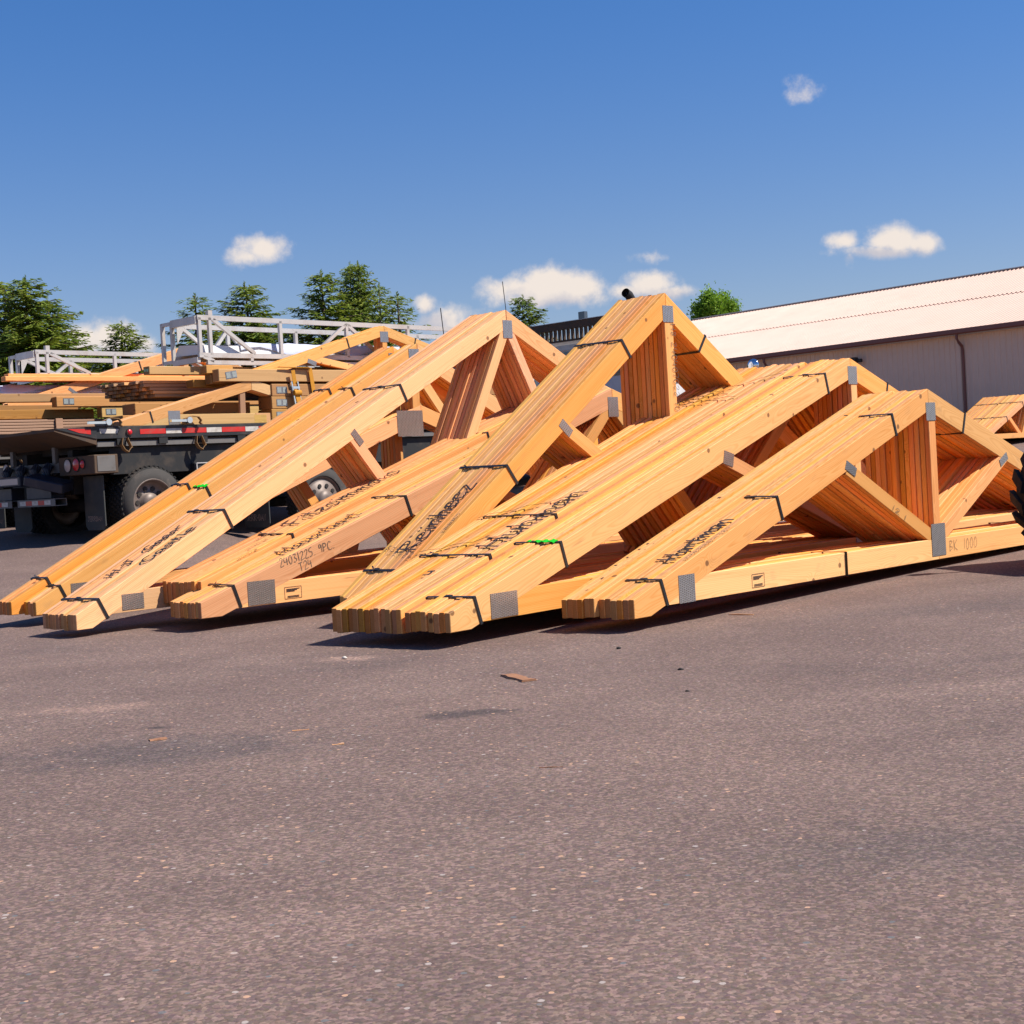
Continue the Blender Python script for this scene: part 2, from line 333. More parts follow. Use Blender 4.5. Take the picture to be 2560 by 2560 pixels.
class MB:
    """collects simple solids for one mesh"""
    def __init__(s): s.v = []; s.f = []
    def add(s, v, f):
        n = len(s.v); s.v += [tuple(map(float, q)) for q in v]; s.f += [tuple(i+n for i in q) for q in f]; return s
    def box(s, a, b, c=0.):
        """axis box from corner a to b, chamfered by c"""
        a = [min(p, q) for p, q in zip(a, b)] if 0 else list(a); b = list(b)
        lo = [min(p, q) for p, q in zip(a, b)]; hi = [max(p, q) for p, q in zip(a, b)]
        if c <= 0:
            v = [(x, y, z) for x in (lo[0], hi[0]) for y in (lo[1], hi[1]) for z in (lo[2], hi[2])]
            return s.add(v, [(0, 1, 3, 2), (4, 6, 7, 5), (0, 4, 5, 1), (2, 3, 7, 6), (0, 2, 6, 4), (1, 5, 7, 3)])
        c = min(c, *(.45*(h-l) for l, h in zip(lo, hi)))
        v = []; idx = {}
        for ix in (0, 1):
            for iy in (0, 1):
                for iz in (0, 1):
                    P = [(lo, hi)[i][k] for k, i in enumerate((ix, iy, iz))]
                    I = [P[k] + (c if (ix, iy, iz)[k] == 0 else -c) for k in range(3)]
                    for k in range(3):
                        q = I[:]; q[k] = P[k]; idx[(ix, iy, iz, k)] = len(v); v.append(q)
        f = []
        for k in range(3):
            a_, b_ = [(1, 2), (0, 2), (0, 1)][k]
            for side in (0, 1):
                loop = []
                for p_, q_ in ((0, 0), (1, 0), (1, 1), (0, 1)):
                    t = [0, 0, 0]; t[k] = side; t[a_] = p_; t[b_] = q_; loop.append(idx[(*t, k)])
                f.append(tuple(loop))
            for p_ in (0, 1):
                for q_ in (0, 1):
                    t0 = [0, 0, 0]; t0[a_] = p_; t0[b_] = q_; t1 = t0[:]; t1[k] = 1
                    f.append((idx[(*t0, a_)], idx[(*t1, a_)], idx[(*t1, b_)], idx[(*t0, b_)]))
        for ix in (0, 1):
            for iy in (0, 1):
                for iz in (0, 1): f.append(tuple(idx[(ix, iy, iz, k)] for k in range(3)))
        return s.add(v, f)
    def bar(s, p, q, w, h=None, up=(0, 0, 1)):
        """rectangular bar from p to q"""
        p, q = Vector(p), Vector(q); h = h or w; d = (q-p).normalized(); u = Vector(up)
        if abs(d.dot(u)) > .99: u = Vector((1, 0, 0))
        a = d.cross(u).normalized()*(w/2); b = a.cross(d).normalized()*(h/2)
        v = [e+i*a+j*b for e in (p, q) for i, j in ((-1, -1), (1, -1), (1, 1), (-1, 1))]
        return s.add(v, [(0, 1, 2, 3), (7, 6, 5, 4), (0, 4, 5, 1), (1, 5, 6, 2), (2, 6, 7, 3), (3, 7, 4, 0)])
    def tube(s, pts, r, n=8, caps=True):
        pts = [Vector(p) for p in pts]; rs = r if isinstance(r, (list, tuple)) else [r]*len(pts); base = len(s.v)
        for i, p in enumerate(pts):
            d = (pts[min(i+1, len(pts)-1)]-pts[max(i-1, 0)]).normalized()
            u = Vector((0, 0, 1)) if abs(d.z) < .9 else Vector((1, 0, 0))
            a = d.cross(u).normalized(); b = a.cross(d)
            s.v += [tuple(p+(a*math.cos(2*math.pi*k/n)+b*math.sin(2*math.pi*k/n))*rs[i]) for k in range(n)]
        for i in range(len(pts)-1):
            for k in range(n):
                s.f.append((base+i*n+k, base+i*n+(k+1) % n, base+(i+1)*n+(k+1) % n, base+(i+1)*n+k))
        if caps:
            s.f.append(tuple(base+k for k in range(n))[::-1]); s.f.append(tuple(base+(len(pts)-1)*n+k for k in range(n)))
        return s
    def lathe(s, prof, n=28, axis='y', c=(0, 0, 0)):
        """profile of (radius, along) turned about the given axis"""
        base = len(s.v)
        for r, t in prof:
            for k in range(n):
                a = 2*math.pi*k/n; u, w = r*math.cos(a), r*math.sin(a)
                s.v.append((c[0]+u, c[1]+t, c[2]+w) if axis == 'y' else ((c[0]+t, c[1]+u, c[2]+w) if axis == 'x' else (c[0]+u, c[1]+w, c[2]+t)))
        for i in range(len(prof)-1):
            for k in range(n):
                s.f.append((base+i*n+k, base+i*n+(k+1) % n, base+(i+1)*n+(k+1) % n, base+(i+1)*n+k))
        return s
    def prism(s, poly, y0, y1):
        """polygon in x,z extruded along y"""
        n = len(poly)
        v = [(x, y0, z) for x, z in poly]+[(x, y1, z) for x, z in poly]
        return s.add(v, [tuple(range(n)), tuple(range(2*n-1, n-1, -1))]+[(i, i+n, (i+1) % n+n, (i+1) % n) for i in range(n)])
    def obj(s, name, mat, parent=None, smooth=False, loc=(0, 0, 0), rot=(0, 0, 0), color=None):
        return link(name, mesh(name, s.v, s.f, smooth), mat, parent, loc, rot, color)
def boxo(name, a, b, mat, parent=None, c=0.004, color=None):
    """a box object whose own origin sits at its low corner (so grain runs along x)"""
    lo = [min(p, q) for p, q in zip(a, b)]; hi = [max(p, q) for p, q in zip(a, b)]
    return MB().box((0, 0, 0), [h-l for l, h in zip(lo, hi)], c).obj(name, mat, parent, loc=lo, color=color)

def inset(poly, c):
    n = len(poly); out = []
    area = sum(poly[i][0]*poly[(i+1) % n][1]-poly[(i+1) % n][0]*poly[i][1] for i in range(n)); sg = 1 if area > 0 else -1
    for i in range(n):
        a, p, b = np.array(poly[i-1]), np.array(poly[i]), np.array(poly[(i+1) % n])
        d1 = (p-a)/np.linalg.norm(p-a); d2 = (b-p)/np.linalg.norm(b-p)
        n1 = np.array((-d1[1], d1[0]))*sg; n2 = np.array((-d2[1], d2[0]))*sg
        k = 1+n1@n2; out.append(tuple(p+(n1+n2)*(c/max(k, .35))))
    return out
def board_mesh(poly, ang, th, c=.003, front=0.):
    """board outline in the truss plane (s,z) -> mesh with local x along the grain; returns mesh, origin"""
    p0 = poly[0]; ca, sa = math.cos(ang), math.sin(ang)
    loc = [((s-p0[0])*ca+(z-p0[1])*sa, -(s-p0[0])*sa+(z-p0[1])*ca) for s, z in poly]
    ins = inset(loc, c); n = len(loc)
    y = [front, front+c, th-c, th]; rings = [ins, loc, loc, ins]
    v = [(p[0], y[k], p[1]) for k in range(4) for p in rings[k]]
    f = [tuple(range(n)), tuple(range(4*n-1, 3*n-1, -1))]
    for k in range(3):
        f += [(k*n+i, (k+1)*n+i, (k+1)*n+(i+1) % n, k*n+(i+1) % n) for i in range(n)]
    return mesh('board', v, f), p0

# hand-drawn lettering ------------------------------------------------------------
G = {  # strokes on a box: baseline 0, x-height .55, cap 1.0 ; width given first
 'R': (.62, [[(0, 0), (.05, 1)], [(.05, 1), (.5, .92), (.52, .68), (.08, .5), (.6, 0)]]), 'e': (.5, [[(.05, .3), (.42, .34), (.36, .55), (.1, .5), (.03, .2), (.2, 0), (.48, .08)]]),
 'i': (.25, [[(.1, .5), (.12, 0)], [(.14, .78), (.2, .84)]]), 'n': (.52, [[(.02, .52), (.05, 0)], [(.05, .34), (.22, .55), (.38, .48), (.42, 0)]]), 'h': (.52, [[(.05, 1), (.05, 0)], [(.05, .34), (.25, .55), (.4, .45), (.44, 0)]]),
 'z': (.5, [[(.02, .52), (.42, .52), (.05, .02), (.48, .0)]]), 'F': (.55, [[(.05, 0), (.08, 1)], [(.0, .95), (.52, 1.0)], [(.06, .52), (.4, .55)]]), 't': (.4, [[(.18, .95), (.16, .1), (.34, 0)], [(0, .6), (.38, .64)]]),
 's': (.42, [[(.38, .5), (.15, .55), (.08, .4), (.36, .2), (.25, 0), (0, .05)]]), 'm': (.74, [[(.02, .52), (.05, 0)], [(.05, .34), (.2, .54), (.32, .46), (.34, 0)], [(.34, .34), (.5, .54), (.62, .46), (.66, 0)]]),
 'o': (.48, [[(.22, .54), (.05, .38), (.08, .08), (.28, 0), (.42, .22), (.36, .48), (.2, .54)]]), 'H': (.66, [[(.05, 0), (.08, 1)], [(.55, 0), (.58, 1)], [(.0, .48), (.62, .54)]]), 'a': (.5, [[(.4, .5), (.15, .54), (.03, .25), (.15, .02), (.38, .2), (.42, .52), (.44, 0)]]),
 'u': (.5, [[(.04, .54), (.06, .1), (.22, 0), (.4, .2), (.42, .54)], [(.42, .54), (.46, 0)]]), 'c': (.44, [[(.4, .46), (.2, .55), (.04, .3), (.14, .02), (.42, .08)]]), 'r': (.38, [[(.04, .52), (.06, 0)], [(.06, .32), (.2, .52), (.36, .5)]]),
 'W': (.8, [[(0, 1), (.18, 0), (.38, .6), (.55, 0), (.78, 1)]]), 'b': (.5, [[(.05, 1), (.07, 0)], [(.07, .35), (.3, .52), (.42, .25), (.28, 0), (.07, .1)]]), 'k': (.48, [[(.05, 1), (.06, 0)], [(.4, .55), (.08, .25), (.45, 0)]]),
 'J': (.5, [[(.1, 1), (.5, 1)], [(.32, 1), (.3, .1), (.12, 0), (0, .15)]]), '-': (.4, [[(.05, .42), (.34, .46)]]), 'C': (.6, [[(.55, .85), (.3, 1), (.05, .6), (.12, .12), (.4, 0), (.58, .14)]]), 'l': (.2, [[(.1, 1), (.1, 0)]]), 'G': (.62, [[(.55, .85), (.3, 1), (.05, .6), (.12, .1), (.42, 0), (.55, .4), (.3, .4)]]),
 'T': (.55, [[(0, 1), (.55, 1)], [(.28, 1), (.26, 0)]]), 'P': (.5, [[(.05, 0), (.06, 1)], [(.06, 1), (.45, .85), (.4, .55), (.06, .5)]]), 'B': (.52, [[(.05, 0), (.05, 1)], [(.05, 1), (.42, .85), (.05, .52), (.46, .28), (.05, 0)]]), 'K': (.55, [[(.05, 0), (.05, 1)], [(.5, 1), (.07, .45), (.55, 0)]]), '.': (.2, [[(.06, .0), (.12, .04)]]), ' ': (.35, []),
 '0': (.5, [[(.22, 1), (.03, .6), (.1, .08), (.28, 0), (.44, .4), (.36, .9), (.22, 1)]]), '1': (.24, [[(.12, 1), (.1, 0)]]), '2': (.5, [[(.05, .8), (.25, 1), (.42, .78), (.03, .03), (.48, .05)]]), '3': (.48, [[(.05, .95), (.4, .95), (.18, .58), (.42, .3), (.22, 0), (.02, .1)]]), '4': (.5, [[(.1, 1), (.03, .45), (.46, .45)], [(.36, .8), (.34, 0)]]), '5': (.48, [[(.42, 1), (.1, .97), (.07, .58), (.38, .45), (.34, .05), (.02, .05)]]), '7': (.45, [[(.02, .98), (.43, .98), (.16, 0)]]), '8': (.48, [[(.38, .9), (.15, .98), (.12, .68), (.4, .3), (.22, 0), (.05, .25), (.36, .72), (.38, .9)]]), '9': (.46, [[(.38, .85), (.15, .98), (.06, .68), (.26, .55), (.4, .85), (.36, 0)]]), '6': (.46, [[(.36, .98), (.08, .5), (.08, .1), (.3, 0), (.4, .3), (.1, .42)]]),
 'E': (.52, [[(.48, 1), (.05, 1), (.05, 0), (.5, 0)], [(.05, .52), (.4, .52)]]), 'D': (.56, [[(.05, 0), (.05, 1), (.36, .92), (.5, .5), (.36, .06), (.05, 0)]]), 'A': (.6, [[(0, 0), (.28, 1), (.58, 0)], [(.1, .36), (.48, .36)]]), 'N': (.58, [[(.05, 0), (.05, 1), (.5, 0), (.5, 1)]]),
}
def lettering(txt, length, height, pen, O, X, Y, jit=.04, smooth=True, lift=None):
    """ribbon strokes for txt, spread over length along X (unit) with letter tops along Y"""
    O, X, Y = Vector(O), Vector(X), Vector(Y); N = X.cross(Y).normalized()
    tot = sum(G[c][0]+.1 for c in txt); kx = length/tot; mb = MB(); cx = 0.
    for c in txt:
        w, strokes = G[c]; dy = random.uniform(-jit, jit)
        for st in strokes:
            P = [((cx+x+random.uniform(-jit, jit)*.6)*kx, (y+dy+random.uniform(-jit, jit))*height) for x, y in st]
            if smooth and len(P) > 2:
                Q = []
                for i in range(len(P)-1):
                    p0, p1, p2, p3 = P[max(i-1, 0)], P[i], P[i+1], P[min(i+2, len(P)-1)]
                    for t in (0, .25, .5, .75):
                        Q.append(tuple(.5*((2*p1[k])+(p2[k]-p0[k])*t+(2*p0[k]-5*p1[k]+4*p2[k]-p3[k])*t*t+(3*p1[k]-p0[k]-3*p2[k]+p3[k])*t**3) for k in (0, 1)))
                P = Q+[P[-1]]
            n = len(P); L_, R_ = [], []
            for i, p in enumerate(P):
                a, b = P[max(i-1, 0)], P[min(i+1, n-1)]; d = np.array((b[0]-a[0], b[1]-a[1])); d = d/(np.linalg.norm(d)+1e-9)
                hw = pen*.38*random.uniform(.75, 1.15); nn = (-d[1]*hw, d[0]*hw)
                e = -hw*.6 if i == 0 else (hw*.6 if i == n-1 else 0)
                for lst, sg in ((L_, 1), (R_, -1)):
                    x, y = p[0]+sg*nn[0]+d[0]*e, p[1]+sg*nn[1]+d[1]*e; lst.append(O+X*x+Y*y+N*.0004*len(mb.f)/40)
            mb.add(L_+R_, [(i, i+1, n+i+1, n+i) for i in range(n-1)])
        cx += w+.1
    return mb

# ================================================================ THE SETTING
def ground_h(x, y):
    x = np.asarray(x, float); y = np.asarray(y, float)
    y0 = np.clip(13.3+2.4*(x+4.35), 12.6, 19.)
    t = np.maximum(y-y0, 0.); s = t*t/(t+1.2)                 # eases in from the flat yard
    return np.minimum(.071*s, 1.15+.002*t)-.045+.028*np.clip(x-.8, 0, 2.9)
def build_ground():
    xs = np.unique(np.concatenate([np.linspace(-900, -30, 12), np.linspace(-30, 40, 71), np.linspace(40, 900, 12)]))
    ys = np.unique(np.concatenate([np.linspace(-60, 0, 8), np.linspace(0, 60, 61), np.linspace(60, 1500, 14)]))
    X, Y = np.meshgrid(xs, ys); Zz = ground_h(X, Y)
    v = np.stack([X.ravel(), Y.ravel(), Zz.ravel()], 1); nx = len(xs)
    f = [(j*nx+i, j*nx+i+1, (j+1)*nx+i+1, (j+1)*nx+i) for j in range(len(ys)-1) for i in range(nx-1)]
    o = link('ground', mesh('ground', v, f, True), 'asphalt'); o['kind'] = 'structure'
    tag(o, 'brownish grey asphalt yard speckled with pale stone', 'ground')
build_ground()

# ---------------------------------------------------------------- warehouse
def warehouse():
    # wall foot measured at the right picture edge, run of the eave goes left and away
    d = Vector((-.633, .774, 0)).normalized(); n = Vector((-d.y, d.x, 0)); n = -n if n.y < 0 else n      # n: into the building
    P0 = Vector((23.6, 70., 1.1))
    t = thing('warehouse', 'long tan metal warehouse with pale ribbed roof and brown gutter', 'building', P0, rotz=math.atan2(d.y, d.x))
    sgn = 1 if Vector((-d.y, d.x, 0)).dot(n) > 0 else -1                                                # local y sign of n
    A, Bq, HB, EH, RH = -26., 31.2, 12.3, 5.25, 9.25
    def ribbed(x0, x1, pitch, rib, f):
        pts = []; x = x0
        while x < x1-1e-6:
            for dx, h in ((0, 0), (.42*pitch, 0), (.52*pitch, rib), (.80*pitch, rib), (.90*pitch, 0)): pts.append((min(x+dx, x1), h))
            x += pitch
        pts.append((x1, 0)); return pts
    mb = MB(); pr = ribbed(A, Bq, .305, .04, 0); m = len(pr)
    mb.add([(x, sgn*(-h), -1.5) for x, h in pr]+[(x, sgn*(-h), EH) for x, h in pr], [(i, i+1, m+i+1, m+i) for i in range(m-1)])
    mb.box((Bq-.1, sgn*.02, -1.5), (Bq, sgn*2*HB, EH)).box((A, sgn*.02, -1.5), (A+.1, sgn*2*HB, EH)).box((A, sgn*(2*HB-.1), -1.5), (Bq, sgn*2*HB, EH))
    mb.add([(Bq-.05, 0, EH), (Bq-.05, sgn*HB, RH-.12), (Bq-.05, sgn*2*HB, EH)], [(0, 1, 2)]).add([(A+.05, 0, EH), (A+.05, sgn*HB, RH-.12), (A+.05, sgn*2*HB, EH)], [(0, 1, 2)])
    wl = mb.obj('wall', 'cladding', t)
    mb = MB(); pr = ribbed(A-.3, Bq+.3, .26, .055, 0); m = len(pr)
    for y0, z0, y1, z1 in ((-.45, EH-.02, HB*.52, EH+.51*(RH-EH)+.06), (HB*.505, EH+.505*(RH-EH)+.066, HB, RH+.07), (2*HB+.45, EH-.02, HB, RH+.06)):
        k = .95
        mb.add([(x, sgn*y0, z0+h*k) for x, h in pr]+[(x, sgn*y1, z1+h*k) for x, h in pr], [(i, i+1, m+i+1, m+i) for i in range(m-1)])
    rf = mb.obj('roof', 'roof_metal', t)
    MB().prism([(-.14, 0), (0, .09), (.14, 0), (0, .03)], 0, 1).obj('x', 'roof_metal') if 0 else None
    MB().bar((A-.3, sgn*HB, RH+.13), (Bq+.3, sgn*HB, RH+.13), .36, .05).obj('ridge_cap', 'aluminium', rf)
    MB().box((Bq+.3, sgn*-.45, EH-.08), (Bq+.36, sgn*-.4, EH+.1)).obj('fascia_end', 'white_paint', rf) if 0 else None
    # gutter with downpipes
    MB().prism([(-.62, EH-.02), (-.62, EH-.17), (-.58, EH-.21), (-.45, EH-.21), (-.45, EH-.02), (-.48, EH-.02), (-.48, EH-.18), (-.59, EH-.18), (-.59, EH-.02)], 0, 1) if 0 else None
    gb = MB()
    prof = [(-.66, EH+.03), (-.66, EH-.16), (-.60, EH-.22), (-.44, EH-.22), (-.44, EH-.03), (-.47, EH-.03), (-.47, EH-.18), (-.59, EH-.18), (-.63, EH-.14), (-.63, EH+.03)]
    k = len(prof); gb.add([(A-.3, sgn*y, z) for y, z in prof]+[(Bq+.3, sgn*y, z) for y, z in prof], [tuple(range(k)), tuple(range(2*k-1, k-1, -1))]+[(i, i+k, (i+1) % k+k, (i+1) % k) for i in range(k)])
    gu = gb.obj('gutter', 'gutter_brown', t)
    MB().box((A, sgn*-.44, EH-.24), (Bq, sgn*-.02, EH-.20)).obj('soffit', 'white_paint', t)
    for xd in (2.35, 14.4, -9.5):
        MB().tube([(xd, sgn*-.54, EH-.22), (xd, sgn*-.54, EH-.42), (xd, sgn*-.36, EH-.62), (xd, sgn*-.14, EH-.78), (xd, sgn*-.10, EH-1.0), (xd, sgn*-.10, -1.0)], .075, 8).obj('downpipe', 'gutter_brown', t)
    for xf in (8.4, 15.0):
        fl = MB().box((xf, sgn*-.5, EH-1.02), (xf+.34, sgn*-.24, EH-.72), .02).bar((xf+.17, sgn*-.02, EH-.8), (xf+.17, sgn*-.3, EH-.86), .06).obj('floodlight', 'black_steel', t)
        MB().box((xf-.28, sgn*-.42, EH-1.0), (xf-.06, sgn*-.22, EH-.82), .03).obj('lamp_head', 'black_steel', fl)
warehouse()

# ---------------------------------------------------------------- trees
def spruce_mesh(H, Rb, seed, dense=1., droop=.35):
    r = np.random.default_rng(seed); V, F, n = [], [], 0
    tv = MB(); tv.tube([(0, 0, 0), (.06, 0, H*.35), (-.03, .06, H*.7), (0, 0, H*.985)], [H*.017, H*.012, H*.006, .012], 7)
    nb = int(150*dense)
    for b in range(nb):
        t = min(.985, .08+.90*max(0., (b+r.uniform(-.4, .4))/nb)**.92); z = H*t
        L = Rb*(1-t)**.78*(r.uniform(.55, 1.0)+(.28 if r.random() < .16 else 0))+.12
        a = b*2.39996+r.uniform(-.5, .5); ca, sa = math.cos(a), math.sin(a); ns = max(3, int(L/.15))
        rise = -.05+.50*t+r.uniform(-.12, .12); up = droop*r.uniform(.8, 1.5); bend = r.uniform(-.25, .25); pts = []
        for k in range(ns+1):
            q = k/ns; aa = a+bend*q*q; pts.append((math.cos(aa)*L*q, math.sin(aa)*L*q, z+(rise*q-up*1.35*q*q+up*1.05*q**3)*L, aa))
        if L > .5: tv.tube([p[:3] for p in pts[::max(1, ns//3)]], .014+.009*L, 4, False)
        for k in range(1, ns+1):
            x, y, h, aa = pts[k]; q = k/ns
            for side in (-1, 1, -1, 1, -1, 1, 0):
                if r.random() > .80*min(1.15, dense)+.12*q: continue
                ln = (.13+.40*(1-q)**.8*min(1., L*.5)+.06)*r.uniform(.6, 1.3) if side else .20*r.uniform(.7, 1.2)
                fa = aa+side*r.uniform(.35, 1.15); hang = -r.uniform(.1, .95) if side else r.uniform(-.4, .4)
                dx, dy, dz = math.cos(fa), math.sin(fa), hang
                k_ = ln/math.sqrt(1+dz*dz); bx, by, bz = x+r.normal(0, .05), y+r.normal(0, .05), h+r.normal(0, .05)
                w = max(.05, ln*r.uniform(.22, .38)); px, py = -dy, dx; tw = r.uniform(-.9, .9)
                V += [(bx-px*w*.5, by-py*w*.5, bz-tw*w*.5), (bx+px*w*.5, by+py*w*.5, bz+tw*w*.5), (bx+dx*k_+px*w*.15, by+dy*k_+py*w*.15, bz+dz*k_), (bx+dx*k_-px*w*.2, by+dy*k_-py*w*.2, bz+dz*k_+.03)]
                F.append((n, n+1, n+2, n+3)); n += 4
    for k in range(34):   # leader
        zz = H*(.925+.075*k/34); a = r.uniform(0, 6.3); w = .20*(1.1-k/36)
        V += [(0, 0, zz), (.03, 0, zz+.04), (math.cos(a)*w, math.sin(a)*w, zz+.15), (math.cos(a)*w*.7, math.sin(a)*w*.7, zz+.05)]; F.append((n, n+1, n+2, n+3)); n += 4
    return mesh('trunk', tv.v, tv.f, True), mesh('crown', V, F)
SPR = [spruce_mesh(11, 3.4, 1, 1.1), spruce_mesh(11, 3.0, 2, 1., .22), spruce_mesh(11, 2.4, 3, .74, .28), spruce_mesh(11, 3.9, 4, 1.15, .42)]
for a, b in SPR: a.materials.append(MATS['bark']); b.materials.append(MATS['spruce'])
def at_depth(px, py, Y):
    d = ray_dir(px, py); return Vector((0, 0, EYE))+d*(Y/d.y)
def spruce(kind, px, py, Y, width, label, lean=0., rot=None):
    top = at_depth(px, py, Y); g0 = float(ground_h(top.x, top.y)); H = top.z-g0
    me = SPR[kind]; k = H/11; Hpx = H/Y*FPX; wpx = width/FPX*Y/min(1., max(.2, (930-py)/Hpx)**.82); rb = (3.4, 3.0, 2.4, 3.9)[kind]
    t = thing('spruce_tree', label, 'tree', (top.x, top.y, g0), rotz=rot if rot is not None else random.uniform(0, 6.3), group='spruce trees beyond the yard')
    t.scale = (wpx/(2*rb)/1., wpx/(2*rb), k); t.rotation_euler.y = lean
    link('trunk', me[0], parent=t); link('crown', me[1], parent=t)
spruce(3, 62, 690, 48, 330, 'tall dark spruce at the far left with a thin twisted leader', rot=.4)
spruce(0, -12, 700, 50, 320, 'dense spruce cut by the left picture edge', rot=2.)
spruce(1, 118, 752, 55, 250, 'shorter spruce leaning out right of the far left pair', rot=4.)
spruce(0, 303, 804, 62, 170, 'small spruce standing alone in front of the low white cloud', rot=1.)
spruce(2, 487, 735, 64, 190, 'loose spruce behind the aluminium rack, left of a broader one', rot=.2)
spruce(0, 612, 706, 60, 270, 'broad spruce with drooping branches rising behind the aluminium rack', rot=5.)
spruce(1, 802, 677, 62, 270, 'broad spruce on the left of the twin-topped group', rot=3.)
spruce(1, 874, 656, 66, 190, 'narrow left top of the twin-topped spruce group', rot=1.7)
spruce(0, 893, 655, 65, 235, 'tallest spruce of the twin-topped group', rot=2.6)
spruce(2, 948, 708, 60, 150, 'thin see-through spruce right of the tallest one', rot=.9)
spruce(2, 992, 731, 58, 180, 'thin spruce in front of the white cloud, right end of its group', rot=3.3)
spruce(0, 1306, 738, 70, 215, 'spruce top showing right of the peak of the weathered trusses', rot=.8)
spruce(2, 540, 800, 75, 260, 'low spruce half hidden behind the aluminium rack', rot=2.1)
spruce(0, 700, 820, 78, 300, 'low spruce filling the gap behind the rack rails', rot=4.4)
spruce(1, 220, 880, 70, 200, 'low spruce top peeping over the left truck load', rot=1.2)

def broadleaf():
    r = np.random.default_rng(11); top = at_depth(1787, 724, 120); Y = 120; base = float(ground_h(top.x, top.y)); H = top.z-base
    t = thing('round_tree', 'rounded bright green leafy tree behind the warehouse roof', 'tree', (top.x, top.y, base))
    rx = 62/FPX*Y; rz = 66/FPX*Y; cz = H-rz
    mb = MB(); mb.tube([(0, 0, 0), (.1, 0, cz*.5), (0, .1, cz)], [.34, .26, .16], 8)
    for k in range(9):
        a = k*.7; mb.tube([(0, 0, cz*.75+k*.12), (math.cos(a)*rx*.35, math.sin(a)*rx*.35, cz+rz*.1), (math.cos(a)*rx*.75, math.sin(a)*rx*.75, cz+rz*(.2+.4*math.sin(k)))], [.12, .08, .03], 5)
    mb.obj('trunk', 'bark', t, True)
    V, F, n = [], [], 0
    cl = []
    for k in range(150):
        u = r.normal(size=3); u /= np.linalg.norm(u); q = r.uniform(.45, 1)**.5; cl.append((u*q*np.array((rx, rx, rz))*.9+np.array((0, 0, cz)), r.uniform(.28, .6)))
    for c, s in cl:
        for k in range(95):
            p = c+r.normal(size=3)*s*.62; a = r.normal(size=3); a /= np.linalg.norm(a); b = np.cross(a, r.normal(size=3)); b /= np.linalg.norm(b); w = r.uniform(.07, .14)
            V += [p-a*w, p+b*w*.6, p+a*w, p-b*w*.6]; F.append((n, n+1, n+2, n+3)); n += 4
    link('crown', mesh('crown', V, F), 'broadleaf', t)
broadleaf()

